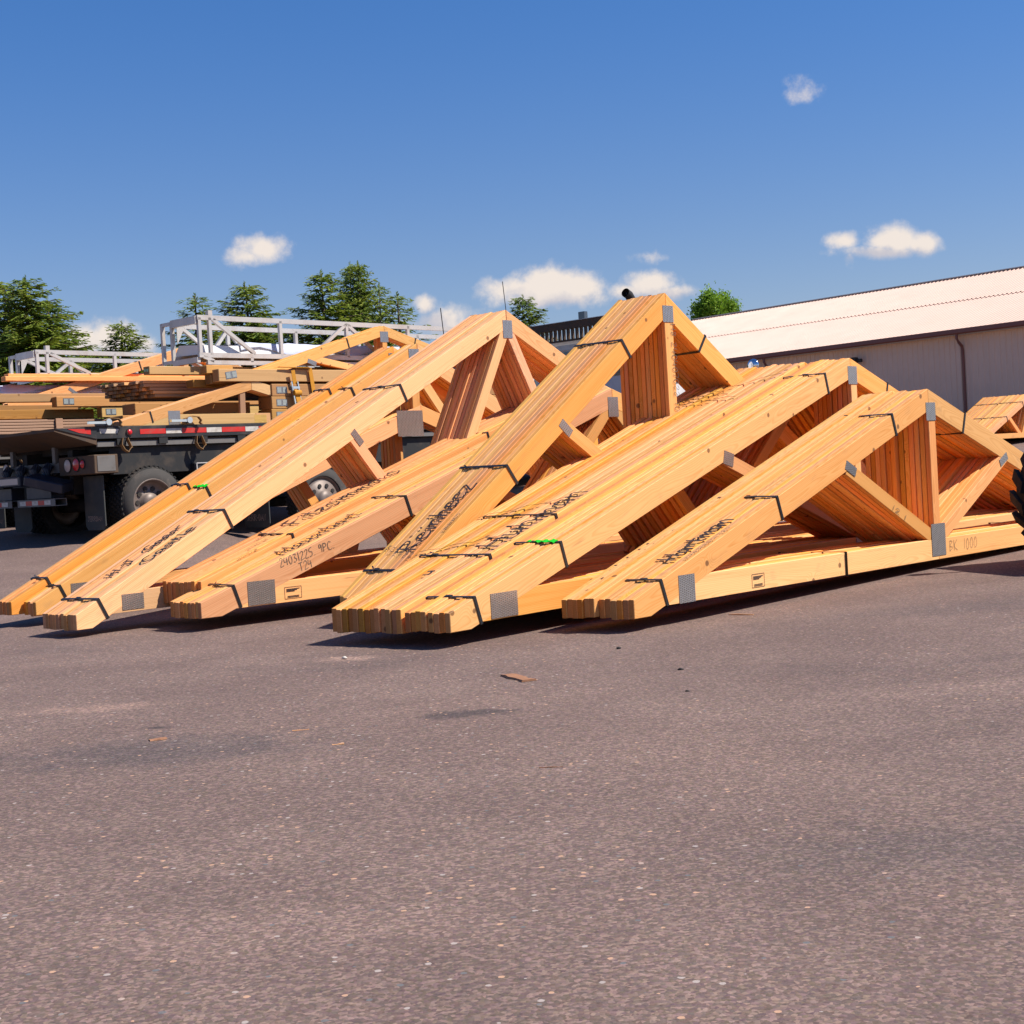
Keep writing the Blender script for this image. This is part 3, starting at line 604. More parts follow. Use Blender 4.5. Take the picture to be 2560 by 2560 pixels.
# ================================================================ ROOF TRUSS BUNDLES
PLY = .0374
GROUP = 'banded truss bundles lying across the yard'
def rect_poly(a, b, w):
    a, b = np.array(a, float), np.array(b, float); d = (b-a)/np.linalg.norm(b-a); n = np.array((-d[1], d[0]))*w/2
    return [tuple(a-n), tuple(b-n), tuple(b+n), tuple(a+n)], math.atan2(d[1], d[0])
def bundle(label, X, Y, th, z0, hp, tp, L, zc, d, n, webs=(), plates=(), straps=(), straps_r=(), straps_b=(), mat='pine', tint=(1, 1, 1), fan=0., scissor=0., db=None,
           shift=None, tails=(True, True), wjit=1., name='roof_truss_bundle', gap=1., tails_loose=(), group=GROUP, zbase=0., cat='truss bundle', w_start=0.):
    t = thing(name, label, cat, (X, Y, zbase), th, group)
    cpp = 1/math.sqrt(1+tp*tp); dv = d/cpp; ang = math.atan(tp); zt = lambda s: z0+hp+s*tp; db = db or d
    s1 = (dv-hp)/tp; S = 2*L
    mir = lambda P: [(S-s, z) for s, z in P][::-1]
    left = [(0, z0), (s1, z0), (L, zt(L)-dv), (L, zt(L)), (0, z0+hp)]
    if not tails[0]: left = [((zc-(z0+hp)+dv)/tp-.05, zc), (L, zt(L)-dv), (L, zt(L)), ((zc-(z0+hp)+dv)/tp-.05, zt((zc-(z0+hp)+dv)/tp-.05))]
    right = mir([(0, z0), (s1, z0), (L, zt(L)-dv), (L, zt(L)), (0, z0+hp)])
    if not tails[1]:
        e = (zc-(z0+hp)+dv)/tp-.02; right = mir([(e, zc), (L, zt(L)-dv), (L, zt(L)), (e, zt(e))])
    sb = (zc-(z0+hp)+dv)/tp; st = (zc+db-(z0+hp)+dv)/max(tp-scissor, .05) if scissor else (zc+db-(z0+hp)+dv)/tp
    zl = lambda s: zc+scissor*(s-sb)
    if scissor: st = sb+db/(tp-scissor)
    cs_ = L+.04 if not scissor else L
    bl = [(sb-.04, zl(sb-.04)), (cs_, zl(cs_)), (cs_, zl(cs_)+db), (st-.04, zl(st-.04)+db)]
    if scissor: br = mir([(sb-.04, zl(sb-.04)), (L-.0005, zl(L)), (L-.0005, zl(L)+db), (st-.04, zl(st-.04)+db)])
    else: br = [(cs_+.001, zc), (S-sb+.04, zc), (S-st+.04, zc+db), (cs_+.001, zc+db)]
    pieces = [('top_chord', *board_mesh(left, ang, PLY), ang), ('top_chord', *board_mesh(right, -ang, PLY), -ang),
              ('bottom_chord', *board_mesh(bl, math.atan(scissor), PLY-.0008, front=.0008), math.atan(scissor)), ('bottom_chord', *board_mesh(br, -math.atan(scissor), PLY-.0008, front=.0008), -math.atan(scissor))]
    for w_ in webs:
        poly, a = rect_poly(w_[0], w_[1], w_[2] if len(w_) > 2 else .089); pieces.append(('web', *board_mesh(poly, a, PLY-.0016, front=.0016), a))
    for p in pieces: p[1].materials.append(MATS[mat])
    w = w_start; rr = random.Random(label); ws = []
    for k in range(n):
        ds = 0 if k == 0 else rr.gauss(0, .0045)*wjit; dz = 0 if k == 0 else rr.gauss(0, .0036)*wjit
        if shift: ds += shift(k)
        ws.append(w)
        for nm, me, p0, a in pieces:
            q = tuple(c*rr.uniform(.93, 1.05) for c in tint)
            yaw = fan*k/max(n-1, 1)
            ss = p0[0]+ds+rr.gauss(0, .0015); ww = w
            loc = (ss*math.cos(yaw), ww+ss*math.sin(yaw), p0[1]+dz+(rr.gauss(0, .003) if nm == 'web' and k else 0))
            o = link(nm, me, parent=t, loc=loc, color=(*q, 1)); o.rotation_mode = 'XYZ'
            o.rotation_euler = (Matrix.Rotation(yaw, 3, 'Z') @ Matrix.Rotation(-a, 3, 'Y')).to_euler()
        g_ = rr.random(); w += PLY+gap*(.0016+(.0055*rr.random() if g_ > .70 else .0010*rr.random()))
    W = w-.001
    wid = lambda s: W+s*math.sin(fan)
    for (cx, cz, pw, ph, *rest) in plates:
        a = rest[0] if rest else 0.; mt = rest[1] if len(rest) > 1 else 'gangnail'
        MB().box((-pw/2, -.0022, -ph/2), (pw/2, .0, ph/2)).obj('connector_plate', mt, t, loc=(cx, -.0002, cz), rot=(0, -a, 0))
    def strap(s0, sg, two=None, half=None):
        """steel band round the chord at s0"""
        u = np.array((cpp, sg*tp*cpp)); nn = np.array((-u[1], u[0])); zz = zt(s0) if sg > 0 else zt(S-s0)
        P = np.array((s0, zz)); hw = .0095; e = .0055; top, bot = P+nn*e, P-nn*(d+e)
        rngs = half or [(0., wid(s0 if sg > 0 else S-s0))]
        for (wa, wb) in rngs:
            mb = MB(); wa -= .004; wb += .004
            skew = rr.uniform(-.012, .012)
            for (A, wA), (Bb, wB) in (((top, wa), (top, wb)), ((top, wa), (bot, wa)), ((bot, wa), (bot, wb)), ((bot, wb), (top, wb))):
                k1 = skew*(wA-wa)/(wb-wa); k2 = skew*(wB-wa)/(wb-wa)
                p, q = Vector((A[0]+u[0]*k1, wA, A[1]+u[1]*k1)), Vector((Bb[0]+u[0]*k2, wB, Bb[1]+u[1]*k2))
                mb.bar(p, q, hw*2, .0025, up=Vector((u[0], 0, u[1])).cross((q-p).normalized()))
            # crimp seal and a loose tail lying on the boards
            c = top+nn*.003; wm = wa+(wb-wa)*rr.uniform(.45, .8)
            mb.bar((c[0], wm-.022, c[1]), (c[0], wm+.022, c[1]), .021, .005, up=(nn[0], 0, nn[1]))
            pts = [(c[0]+u[0]*(.0+.02*i+rr.uniform(-.008, .008)), wm+.02+.035*i, c[1]+u[1]*.02*i+.002+rr.uniform(0, .006)) for i in range(4)]
            if rr.random() < .35: mb.bar(pts[0], pts[1], .009, .0018, up=(nn[0], 0, nn[1]))
            mb.obj('strap', 'strap', t)
    for s in straps: strap(*( (s, 1) if not isinstance(s, tuple) else (s[0], 1, None, s[1])))
    for s in straps_r: strap(s, -1)
    for s in straps_b:
        mb = MB(); a, b = zc-.005, zc+db+.005
        for p, q in (((s, -.004, a), (s, -.004, b)), ((s, -.004, b), (s, W+.004, b)), ((s, W+.004, b), (s, W+.004, a)), ((s, -.004, a), (s, W+.004, a))):
            mb.bar(p, q, .019, .0025, up=(1, 0, 0)) if p[1] == q[1] else mb.bar(p, q, .019, .0025)
        mb.obj('strap', 'strap', t)
    def top_text(txt, s0, s1_, w0, w1, pen=.018, mt='marker_ink', nm='lettering'):
        ux = Vector((cpp, 0, tp*cpp)); nrm = Vector((-tp*cpp, 0, cpp))
        O = Vector((s0, w0, zt(s0)))+nrm*.009
        Xd = (Vector((s1_, w0, zt(s1_)))+nrm*.009-O); Lh = Xd.length; Xd.normalize()
        lettering(txt, Lh, abs(w1-w0), pen, O, Xd, Vector((0, 1, 0))).obj(nm, mt, t)
    def face_text(txt, s0, z_0, length, h, slope, pen=.006, mt='pencil'):
        a = math.atan(slope); lettering(txt, length, h, pen, (s0, -.0015, z_0), (math.cos(a), 0, math.sin(a)), (-math.sin(a), 0, math.cos(a))).obj('lettering', mt, t)
    t['_w'] = W; del t['_w']
    return t, top_text, face_text, W, strap

def stamp(t, s, z, w, h, mt='marker_ink'):
    mb = MB(); e = .0016
    for a, b in (((s, z), (s+w, z)), ((s+w, z), (s+w, z+h)), ((s+w, z+h), (s, z+h)), ((s, z+h), (s, z))): mb.bar((a[0], -e, a[1]), (b[0], -e, b[1]), .0022, .0006, up=(0, 1, 0))
    for k in range(3): mb.bar((s+w*.1, -e, z+h*(.82-.1*k)), (s+w*(.9-.15*k), -e, z+h*(.82-.1*k)), .0035, .0006, up=(0, 1, 0))
    for k in range(2): mb.bar((s+w*.15, -e, z+h*(.12+.1*k)), (s+w*.85, -e, z+h*(.12+.1*k)), .003, .0006, up=(0, 1, 0))
    mb.obj('grade_stamp', mt, t)
def green_tag(t, s, tp, zt0, w0, w1):
    cpp = 1/math.sqrt(1+tp*tp); mb = MB(); n = 14; pts = []
    for i in range(n+1):
        f = i/n; w = w0+(w1-w0)*f; hw = .010+.012*f+.004*math.sin(i*2.3); k = .012+.004*math.sin(i*1.7)
        for sg in (-1, 1): ss = s+sg*hw*cpp; pts.append((ss-tp*cpp*k, w, zt0+(ss-s)*tp+k*cpp))
    mb.add(pts, [(2*i, 2*i+1, 2*i+3, 2*i+2) for i in range(n)])
    m2 = [(x, y, z-.003) for x, y, z in pts]; mb.add(m2, [(2*i+2, 2*i+3, 2*i+1, 2*i) for i in range(n)])
    mb.obj('green_tag', 'green_tag', t)

def build_bundles():
    # 1: scissor trusses, green tag, far left; the back half is its own banded pack set a little behind
    W1 = [((3.69, 1.28), (3.69, 1.86)), ((3.80, 1.64), (4.28, 1.06)), ((3.05, 1.36), (2.9, .92))]
    t, tt, ft, W, stp = bundle('scissor truss bundle with a green tag on its band, leftmost on the asphalt', -3.294, 10.209, .755, .032, .09, .4965, 3.735, .085, .140, 4, W1,
        plates=[(3.69, 1.86, .12, .14), (3.60, 1.29, .30, .22, 0, 'gangnail_warm'), (.36, .17, .17, .11, 0, 'gangnail_warm')], straps=[.19, 1.46, 2.96], tails=(True, False), tint=(.98, 1.0, .96), scissor=.35)
    green_tag(t, 1.46, .4965, .122+1.46*.4965, .155, -.01)
    N1 = (-math.cos(.755), math.sin(.755)); D1 = (math.sin(.755), math.cos(.755)); o1 = .168
    bundle('narrow truss bundle pressed against the back of the green-tagged scissor trusses', -3.294+N1[0]*o1-D1[0]*.09, 10.209+N1[1]*o1-D1[1]*.09, .755, .04, .09, .4965, 3.70, .09, .140, 5,
        [((3.70, 1.85), (3.70, .2)), ((2.42, 1.10), (3.05, .2)), ((4.98, 1.10), (4.35, .2)), ((3.66, 1.82), (3.1, .2))], plates=[(3.70, 1.84, .12, .14)], straps=[.28, 1.5, 2.95], tails=(True, False), tint=(1., .97, .92))
    # 2: weathered pinkish pack with twin peak webs
    t, tt, ft, W, stp = bundle('pale weathered truss bundle with two webs meeting at its peak, second from left', -2.724, 9.201, .747, .003, .095, .5013, 4.077, .078, .135, 10,
        [((4.05, 1.96), (3.09, .2)), ((4.11, 1.96), (5.06, .2)), ((2.36, 1.14), (3.16, .2)), ((5.79, 1.14), (4.99, .2))],
        plates=[(4.085, 1.985, .11, .145), (2.39, 1.14, .13, .055, -.85, 'gangnail_warm'), (.41, .142, .16, .10, 0, 'gangnail_warm'), (3.12, .16, .2, .14), (7.74, .142, .16, .10)],
        straps=[.16, 1.16, 2.85], straps_r=[5.2, 7.], mat='pine_old', tint=(1.08, 1.04, 1.02), tails=(True, False))
    tt('H-J  Geesr', .40, .98, .195, .285, .02); tt('Castle', .55, .96, .02, .12, .02)
    # 3
    t, tt, ft, W, stp = bundle('low-pitched truss bundle tucked behind the one numbered in pencil, marker name on top', -1.997, 9.45, .66, .101, .142, .30, 4.5, .14, .14, 9,
        [((4.5, 1.45), (4.5, .2)), ((2.5, .86), (4.4, .25)), ((6.5, .86), (4.6, .25))], plates=[(.42, .21, .18, .1, 0, 'gangnail_warm'), (4.5, 1.49, .13, .15)], straps=[.82, 3.0], straps_r=[5.9], tint=(1, .97, .93))
    tt('Fitzsimmons', 1.0, 2.12, .12, .30, .022)
    for k in range(3): tt('24018', .35+.18*k, .55+.18*k, .02+.1*k, .05+.1*k, .005, 'pencil')
    # 4
    t, tt, ft, W, stp = bundle('truss bundle with pencilled numbers on its front face and square heel plate', -1.936, 9.123, .818, .0356, .0976, .3405, 3.801, .074, .14, 9,
        [((3.76, 1.27), (2.72, .2)), ((3.84, 1.27), (4.88, .2)), ((1.72, .62), (2.66, .18)), ((5.88, .62), (4.94, .18))],
        plates=[(3.805, 1.285, .115, .155, 0, 'gangnail_warm'), (.445, .155, .205, .15, 0, 'gangnail_warm'), (2.72, .17, .11, .09), (4.9, .17, .11, .09)], straps=[.24, 1.66], straps_r=[4.6], tint=(1, .98, .94))
    tt('Hauschert', .72, 1.37, .10, .25, .018)
    ft('24031225. 9PC.', .60, .300, .45, .055, .215, .0055); ft('T24', .75, .262, .11, .055, .25, .0055); stamp(t, .62, .095, .13, .075)
    # 5: tall
    t, tt, ft, W, stp = bundle('tallest steep truss bundle with a planked king post wall, in the middle', -.7545, 8.591, .811, .0455, .0922, .7089, 2.629, .08, .135, 11,
        [((2.65, 1.88), (2.65, .15)), ((1.55, 1.10), (2.60, .42)), ((3.75, 1.10), (2.70, .42))],
        plates=[(2.645, 1.855, .11, .115), (1.565, 1.085, .12, .06, -.72, 'gangnail_warm'), (3.735, 1.085, .12, .06, .72), (2.65, .36, .14, .2)], straps=[.2, 1.02, 2.15], straps_r=[3.04], tint=(1.0, 1.0, .93), tails=(True, True))
    tt('Reinheez', .35, .885, .13, .30, .019); tt('24048575', .50, .63, .012, .035, .005, 'pencil')
    for k in range(7): tt('T18', .27+.012*k, .315+.012*k, .05+.055*k, .075+.055*k, .0055, 'pencil')
    lettering('H8 240407022 10', .62, .05, .0055, (2.665, -.0022, 1.79), (0, 0, -1), (1, 0, 0)).obj('lettering', 'pencil', t)
    # 6a: wide fanned pack behind 6
    C6 = (-.3413, 7.4537); th6 = .7058; N6 = (-math.cos(th6), math.sin(th6))
    o6 = .345
    t, tt, ft, W, stp = bundle('widest truss bundle with loose crossed bands over its fanned top boards', C6[0]+N6[0]*o6, C6[1]+N6[1]*o6, th6, .022, .125, .3122, 4.34, .075, .14, 13,
        [((4.32, 1.33), (2.9, .2)), ((4.36, 1.33), (5.78, .2)), ((2.45, .8), (3.05, .2)), ((6.23, .8), (5.63, .2))], plates=[(4.34, 1.38, .13, .14), (2.95, .18, .1, .1, 0, 'gangnail_warm')],
        fan=.052, wjit=1.4, gap=1.2, straps=[(.72, [(0, .52)]), (1.32, [(0, .55)])], tint=(1, .98, .93))
    tt('Huhman', .82, 1.72, .03, .21, .022); tt('u', .42, .5, .2, .27, .02)
    sl_ = [((3.45, .66), (4.05, .0)), ((3.38, .70), (3.62, .22)), ((3.34, .70), (3.52, .10)), ((3.36, .72), (3.70, .30)), ((.74, .55), (.99, .1)), ((1.28, .57), (1.6, .05))]
    for (sa, wa), (sb, wb) in sl_:
        pts = []; mb = MB()
        for i in range(9):
            f = i/8; s = sa+(sb-sa)*f; w = wa+(wb-wa)*f; pts.append((s-.004, w, .147+s*.3122+.014+.006*math.sin(i*2.2+sa*9)))
        for i in range(8): mb.bar(pts[i], pts[i+1], .013, .002)
        mb.obj('loose_strap', 'strap', t)
    # 6
    t, tt, ft, W, stp = bundle('long low truss bundle with a green tag, nearest pack left of the two-name bundle', *C6, th6, .0352, .0992, .3122, 4.374, .0646, .141, 8,
        [((4.42, 1.40), (4.42, .12)), ((2.62, .835), (4.36, .25)), ((6.13, .835), (4.48, .25))],
        plates=[(4.40, 1.375, .135, .13), (2.675, .825, .115, .085, -.25, 'gangnail_warm'), (.42, .135, .215, .13, 0, 'gangnail_warm'), (4.42, .16, .19, .2), (6.08, .825, .115, .085, .25)],
        straps=[.19, .92, 3.99], straps_r=[4.95, 7.9], tint=(1.0, .97, .92))
    green_tag(t, .92, .3122, .1344+.92*.3122, .235, .03)
    # 7
    t, tt, ft, W, stp = bundle('front truss bundle with two marker names on top and big centre plate, at right', .5968, 7.6526, .7715, .0294, .0992, .3423, 3.1617, .0724, .138, 12,
        [((3.20, 1.10), (3.20, .16)), ((2.12, .725), (3.12, .235)), ((4.24, .725), (3.28, .235))],
        plates=[(3.185, 1.06, .125, .12), (3.205, .205, .185, .215), (2.155, .72, .125, .058, -.45), (4.205, .705, .125, .055, .45), (.45, .145, .14, .15), (5.87, .145, .14, .15)],
        straps=[(.23, [(0, .225), (.25, .475)]), (1.34, [(0, .225), (.25, .475)]), (2.68, [(0, .475)])], straps_r=[3.66, 5.4], straps_b=[2.04, 4.9], tint=(1.1, 1.07, 1.02), shift=lambda k: -.035 if k > 5 else 0)
    tt('Wabker', .40, .90, .33, .44, .020); tt('Hartman', .46, 1.03, .075, .20, .022); tt('24120466 T20', .47, .84, .262, .285, .0045, 'pencil'); tt('24031500 T20', .48, .9, .012, .032, .0045, 'pencil'); tt('T20', .335, .38, .41, .435, .005, 'pencil')
    ft('BK  1000', 3.35, .115, .40, .07, 0, .004); stamp(t, 1.05, .09, .12, .075)
    lettering('10:1', .16, .035, .006, (2.68, -.0034, .40), (.89, 0, -.45), (.45, 0, .89)).obj('lettering', 'pencil', t) if ':' in G else lettering('12 1', .2, .035, .006, (2.62, -.0034, .44), (.89, 0, -.45), (.45, 0, .89)).obj('lettering', 'pencil', t)
    # 8: far right stack in front of the warehouse
    ap = at_depth(2578, 984, 31.); D8 = Vector((math.sin(.8), math.cos(.8), 0)); N8 = Vector((-math.cos(.8), math.sin(.8), 0)); L8 = 2.0
    for k, lab in enumerate(('distant truss stack by the warehouse wall, front half', 'distant truss stack by the warehouse wall, back half')):
        h8 = ap-D8*L8+N8*(.56*k)
        bundle(lab, h8.x, h8.y, .80, .06, .06, .42, L8, .06, .10, 13, [((2.0, .9), (1.55, .1)), ((2.0, .9), (2.45, .1)), ((1.0, .5), (1.5, .1)), ((3.0, .5), (2.5, .1))], straps=[.9, 1.6], tint=(1, .98, .92), zbase=ap.z-.96, group='distant truss stacks', tails=(False, False))
build_bundles()

# ================================================================ FLATBED TRUCKS
TH = .776
def wheel(t, s, w, zc, r, rim, side=-1, mat='steel_rim', width=.25, convex=False):
    """tyre with tread blocks, rim and hub; axle along local y, outer face towards side"""
    mb = MB(); hw = width/2; o = side*hw
    prof = [(rim*1.0, -hw*.82), (rim*1.08, -hw*.95), (r*.86, -hw), (r*.95, -hw*.94), (r*.985, -hw*.80), (r*.985, hw*.80), (r*.95, hw*.94), (r*.86, hw), (rim*1.08, hw*.95), (rim*1.0, hw*.82)]
    mb.lathe(prof, 40)
    for k in range(44):
        a = 2*math.pi*k/44
        for j, yy in enumerate((-.72, -.24, .24, .72)):
            aa = a+(j % 2)*.07; c, s_ = math.cos(aa), math.sin(aa); tx, tz = -s_, c; q = r*.033
            v = []
            for rr in (r*.975, r*1.01):
                for yo in (-.2, .2):
                    for to in (-1, 1): v.append((c*rr+tx*q*to, hw*(yy+yo), s_*rr+tz*q*to))
            mb.add(v, [(0, 1, 3, 2), (4, 6, 7, 5), (0, 4, 5, 1), (2, 3, 7, 6), (0, 2, 6, 4), (1, 5, 7, 3)])
    wh = link('wheel', None, parent=t, loc=(s, w, zc)); wh.empty_display_size = .1
    tm = mb.obj('tyre', 'rubber', wh, False)
    MB().lathe([(rim*1.04, o*1.0+side*.004), (r*.93, o*.975+side*.004), (r*.93, o*.9), (rim*1.04, o*.9)], 40).obj('sidewall', 'sidewall', wh, True)
    d0 = o*(.95 if not convex else .75)
    dish = [(rim*1.06, d0), (rim*1.02, d0+side*.015), (rim*.96, d0), (rim*.93, o*.5), (rim*.80, o*.25 if not convex else o*.98), (rim*.42, o*.2 if not convex else o*1.02), (rim*.40, o*.55 if not convex else o*1.5), (rim*.12, o*.62 if not convex else o*1.6), (.002, o*.62 if not convex else o*1.6)]
    rm = MB().lathe(dish, 32).obj('rim', mat, wh, True)
    if side < 0:
        y_ = (o*.24 if not convex else o*1.0)
        hm = mesh('hand_hole', *(lambda q: (q.v, q.f))(MB().lathe([(.03, y_), (.03, y_+side*.012), (.002, y_+side*.012)], 8))); hm.materials.append(MATS['chassis'])
        for k in range(10): link('hand_hole', hm, parent=wh, loc=(math.cos(.2*math.pi*k)*rim*.62, 0, math.sin(.2*math.pi*k)*rim*.62))
    return wh

def truck(label, O, full=True, wheel_mat='steel_rim'):
    t = thing('flatbed_truck', label, 'truck', (*O, 0), TH, 'flatbed trucks parked side by side')
    # deck and tail
    dk = boxo('deck', (-.72, .035, 1.555), (9.0, 2.465, 1.632), 'black_steel', t)
    for w in (0., 2.47):
        rl = boxo('side_rail', (-.72, w, 1.50), (9.0, w+.03, 1.645), 'black_steel', t)
        boxo('stake_rail', (-.70, w+(.03 if w < 1 else -.03), 1.405), (9.0, w+(.06 if w < 1 else 0.), 1.47), 'grey_paint', t)
    for k in range(16): boxo('stake_pocket', (-.45+.58*k, -.004, 1.425), (-.33+.58*k, .028, 1.497), 'chassis', t, c=0)
    MB().prism([(-.722, 1.636), (-.722, 1.43), (-1.262, 1.600), (-1.265, 1.634)], .0, 2.5).obj('tail_plate', 'rusty', t)
    MB().prism([(-.722, 1.645), (-.722, 1.50), (-1.05, 1.575), (-1.27, 1.632)], -.012, -.002).obj('tail_side', 'black_steel', t)
    if full:
        MB().prism([(-1.10, 1.626), (-.80, 1.618), (-.80, 1.555), (-.95, 1.575)], -.016, -.0125).obj('torn_decal', 'red_tape', t)
        MB().prism([(-.68, 1.620), (-.42, 1.612), (-.44, 1.560), (-.67, 1.565)], -.004, -.001).obj('worn_decal', 'white_tape', t)
        for a, b, m in ((-.13, .23, 'red_tape'), (.235, .46, 'white_tape'), (.465, .82, 'red_tape'), (.825, 1.05, 'white_tape'), (1.055, 1.41, 'red_tape'), (1.415, 1.62, 'white_tape'), (1.625, 1.98, 'red_tape'), (2.3, 2.66, 'red_tape'), (2.665, 2.9, 'white_tape')):
            boxo('reflector', (a, -.004, 1.545), (b, -.0005, 1.606), m, t, c=0)
    lm = MB().lathe([(.036, 0), (.044, -.004), (.044, -.018), (.002, -.018)], 20, c=(-.28, -.0, 1.572)).obj('marker_lamp', 'chassis', t)
    MB().lathe([(.033, -.019), (.028, -.026), (.002, -.029)], 20, c=(-.28, -.0, 1.572)).obj('lens', 'red_lens', lm, True)
    # chassis
    for w in (.78, 1.62): boxo('frame_rail', (-.62, w, .86), (12., w+.09, 1.12), 'chassis', t)
    for w in (.62, 1.76): boxo('subframe', (-.70, w, 1.14), (9., w+.12, 1.40), 'chassis', t)
    for k in range(9): boxo('cross_member', (-.5+1.1*k, .10, 1.36), (-.42+1.1*k, 2.4, 1.50), 'chassis', t)
    boxo('side_skirt', (-.50, .09, 1.07), (6.5, .13, 1.40), 'chassis', t)
    for w in (.93, 2.0): boxo('upright', (-.78, w-.03, 1.25), (-.73, w+.045, 1.46), 'grey_paint', t)
    boxo('light_bar', (-.76, .86, 1.135), (-.70, 2.42, 1.262), 'grey_paint', t)
    for w in (1.09, 1.40, 1.72):
        l_ = MB().lathe([(.042, 0), (.05, -.03), (.044, -.034)], 16, 'x', c=(-.76, w, 1.20)).obj('tail_lamp', 'chassis', t)
        MB().lathe([(.043, -.032), (.035, -.045), (.002, -.05)], 16, 'x', c=(-.76, w, 1.20)).obj('lens', 'red_lens', l_, True)
    hs = boxo('lamp_housing', (-.78, -.01, 1.09), (-.46, .82, 1.315), 'rusty', t, c=.008)
    boxo('cover_plate', (-.74, -.016, 1.115), (-.50, -.0105, 1.30), 'grey_paint', hs).parent = t
    for w, r_, m, h in ((.60, .075, 'white_lens', 1.21), (.40, .075, 'red_lens', 1.215), (.25, .05, 'red_lens', 1.215), (2.18, .075, 'white_lens', 1.22)):
        l_ = MB().lathe([(r_*1.18, 0), (r_*1.15, -.012), (r_*1.0, -.012)], 22, 'x', c=(-.781 if w < 1 else -.765, w, h)).obj('tail_lamp', 'chassis', t)
        MB().lathe([(r_*1.0, -.011), (r_*.7, -.02), (.002, -.024)], 22, 'x', c=(-.781 if w < 1 else -.765, w, h)).obj('lens', m, l_, True)
    # work lamps and bumper steps at the back
    wl = boxo('work_lamp', (-1.02, 1.37, 1.0), (-.86, 2.24, 1.125), 'navy_lamp', t, c=.012); boxo('lens', (-1.0225, 1.42, 1.025), (-1.0205, 2.19, 1.10), 'white_lens', t, c=0).parent = t
    MB().box((-.18, -.26, -.06), (.1, .26, .06), .012).obj('work_lamp', 'navy_lamp', t, loc=(-.9, .83, 1.02), rot=(.25, -.15, .5))
    for w in (2.02, 1.66, 1.30, 1.0): MB().tube([(-.80, w, 1.24), (-.86, w, 1.17), (-.88, w-.05, 1.08)], [.05, .062, .03], 10).obj('lamp_bracket', 'navy_lamp', t)
    for w0, w1 in ((1.80, 2.17), (.80, 1.41)): boxo('step_post', (-.92, w0, .83), (-.74, w1, .985), 'navy_lamp', t, c=.006)
    for w0, w1 in ((1.65, 2.62), (.575, 1.50)):
        mb = MB(); z0, z1, x0, x1 = .738, .826, -1.0, -.84
        mb.box((x0, w0, z0), (x1, w1, z0+.008)).box((x0, w0, z1-.008), (x1, w1, z1)).box((x0, w0, z0+.008), (x0+.008, w1, z1-.008)).box((x1-.008, w0, z0+.008), (x1, w1, z1-.008)).obj('bumper_step', 'grey_paint', t)
        q = (w1-.16-w0)/5
        for k in range(5): boxo('reflector', (-1.004, w0+.10+q*k, .756), (-1.0005, w0+.10+q*(k+1)-.004, .81), 'white_tape' if k % 2 == 0 else 'red_tape', t, c=0)
    boxo('number_plate', (-.93, 2.23, .93), (-.925, 2.52, 1.05), 'white_tape', t, c=0); boxo('plate_band', (-.9325, 2.24, .935), (-.9305, 2.51, .965), 'plate_yellow', t, c=0)
    # wheels
    r1 = .44
    for w in (.125, .40, 2.10, 2.375): wheel(t, 0., w, .715, r1, .275, -1 if w < 1 else 1, wheel_mat)
    MB().tube([(0, .3, .715), (0, 2.2, .715)], .09, 10).obj('axle', 'chassis', t)
    if full:
        for w in (.14, 2.36): wheel(t, 2.63, w, .60, .46, .31, -1 if w < 1 else 1, wheel_mat, convex=True)
        MB().tube([(2.63, .3, .60), (2.63, 2.2, .60)], .07, 10).obj('axle', 'chassis', t)
        for w in (.14, 2.36): wheel(t, 10.3, w, .62, .48, .30, -1 if w < 1 else 1, 'chrome', convex=True)
    for w0, w1, sx, h0, h1 in ((.13, .585, -.60, .415, 1.07), (1.93, 2.38, -.60, .415, 1.07))+(((-.12, .43, 1.62, .295, .70),) if full else ()):
        fl = MB(); n = 8
        P = [(w0, h1), (w1, h1), (w1, h0+.05), (w1-.05, h0), (w0+.05, h0), (w0, h0+.05)]
        fl.add([(sx, a, b) for a, b in P]+[(sx+.014, a, b) for a, b in P], [tuple(range(6)), tuple(range(11, 5, -1))]+[(i, i+6, (i+1) % 6+6, (i+1) % 6) for i in range(6)])
        f_ = fl.obj('mud_flap', 'flap_rubber', t)
        if w0 < 1: lettering('JERRDAN' if sx < 0 else 'JERR-DAN', (w1-w0)*.76, .055 if sx < 0 else .08, .011 if sx < 0 else .014, (sx-.002, w1-(w1-w0)*.12, h0+(.11 if sx < 0 else .09)), (0, -1, 0), (0, 0, 1), jit=0., smooth=False).obj('lettering', 'flap_print', f_)
    tb = boxo('tool_box', (.62, .0, .86), (1.30, .5, 1.17), 'black_steel', t, c=.01)
    MB().bar((.64, -.012, 1.165), (1.28, -.012, 1.165), .012).bar((.64, -.012, .9), (.64, -.012, 1.165), .012).obj('trim', 'aluminium', t)
    boxo('hydraulic_tank', (1.9, .15, .8), (2.15, .6, 1.1), 'rusty', t, c=.03)
    # suspension clutter
    MB().tube([(-.5, .5, .95), (.0, .45, .86), (.6, .5, .95)], .05, 6).box((.3, .3, .75), (.55, .7, 1.0), .02).box((-.35, .5, .8), (-.2, .75, 1.05), .01).obj('leaf_spring', 'rusty', t)
    # straps hanging below the rail
    for s in (-.41, .64):
        mb = MB(); P = [(s+.02, -.012, 1.50), (s+.0, -.02, 1.42), (s+.03, -.03, 1.36), (s+.08, -.035, 1.33), (s+.13, -.03, 1.38), (s+.10, -.02, 1.46), (s+.09, -.012, 1.5)]
        for i in range(6): mb.bar(P[i], P[i+1], .05, .005, up=(0, 1, 0)) if 0 else mb.bar(P[i], P[i+1], .07, .006, up=(.8, 0, .6))
        mb.obj('strap_loop', 'webbing', t)
    # cab
    MB().prism([(9.5, .95), (12.0, .95), (12.1, 1.7), (11.75, 2.2), (11.35, 3.0), (11.1, 3.06), (9.55, 3.06), (9.5, 2.98)], .10, 2.40).obj('cab', 'white_paint', t)
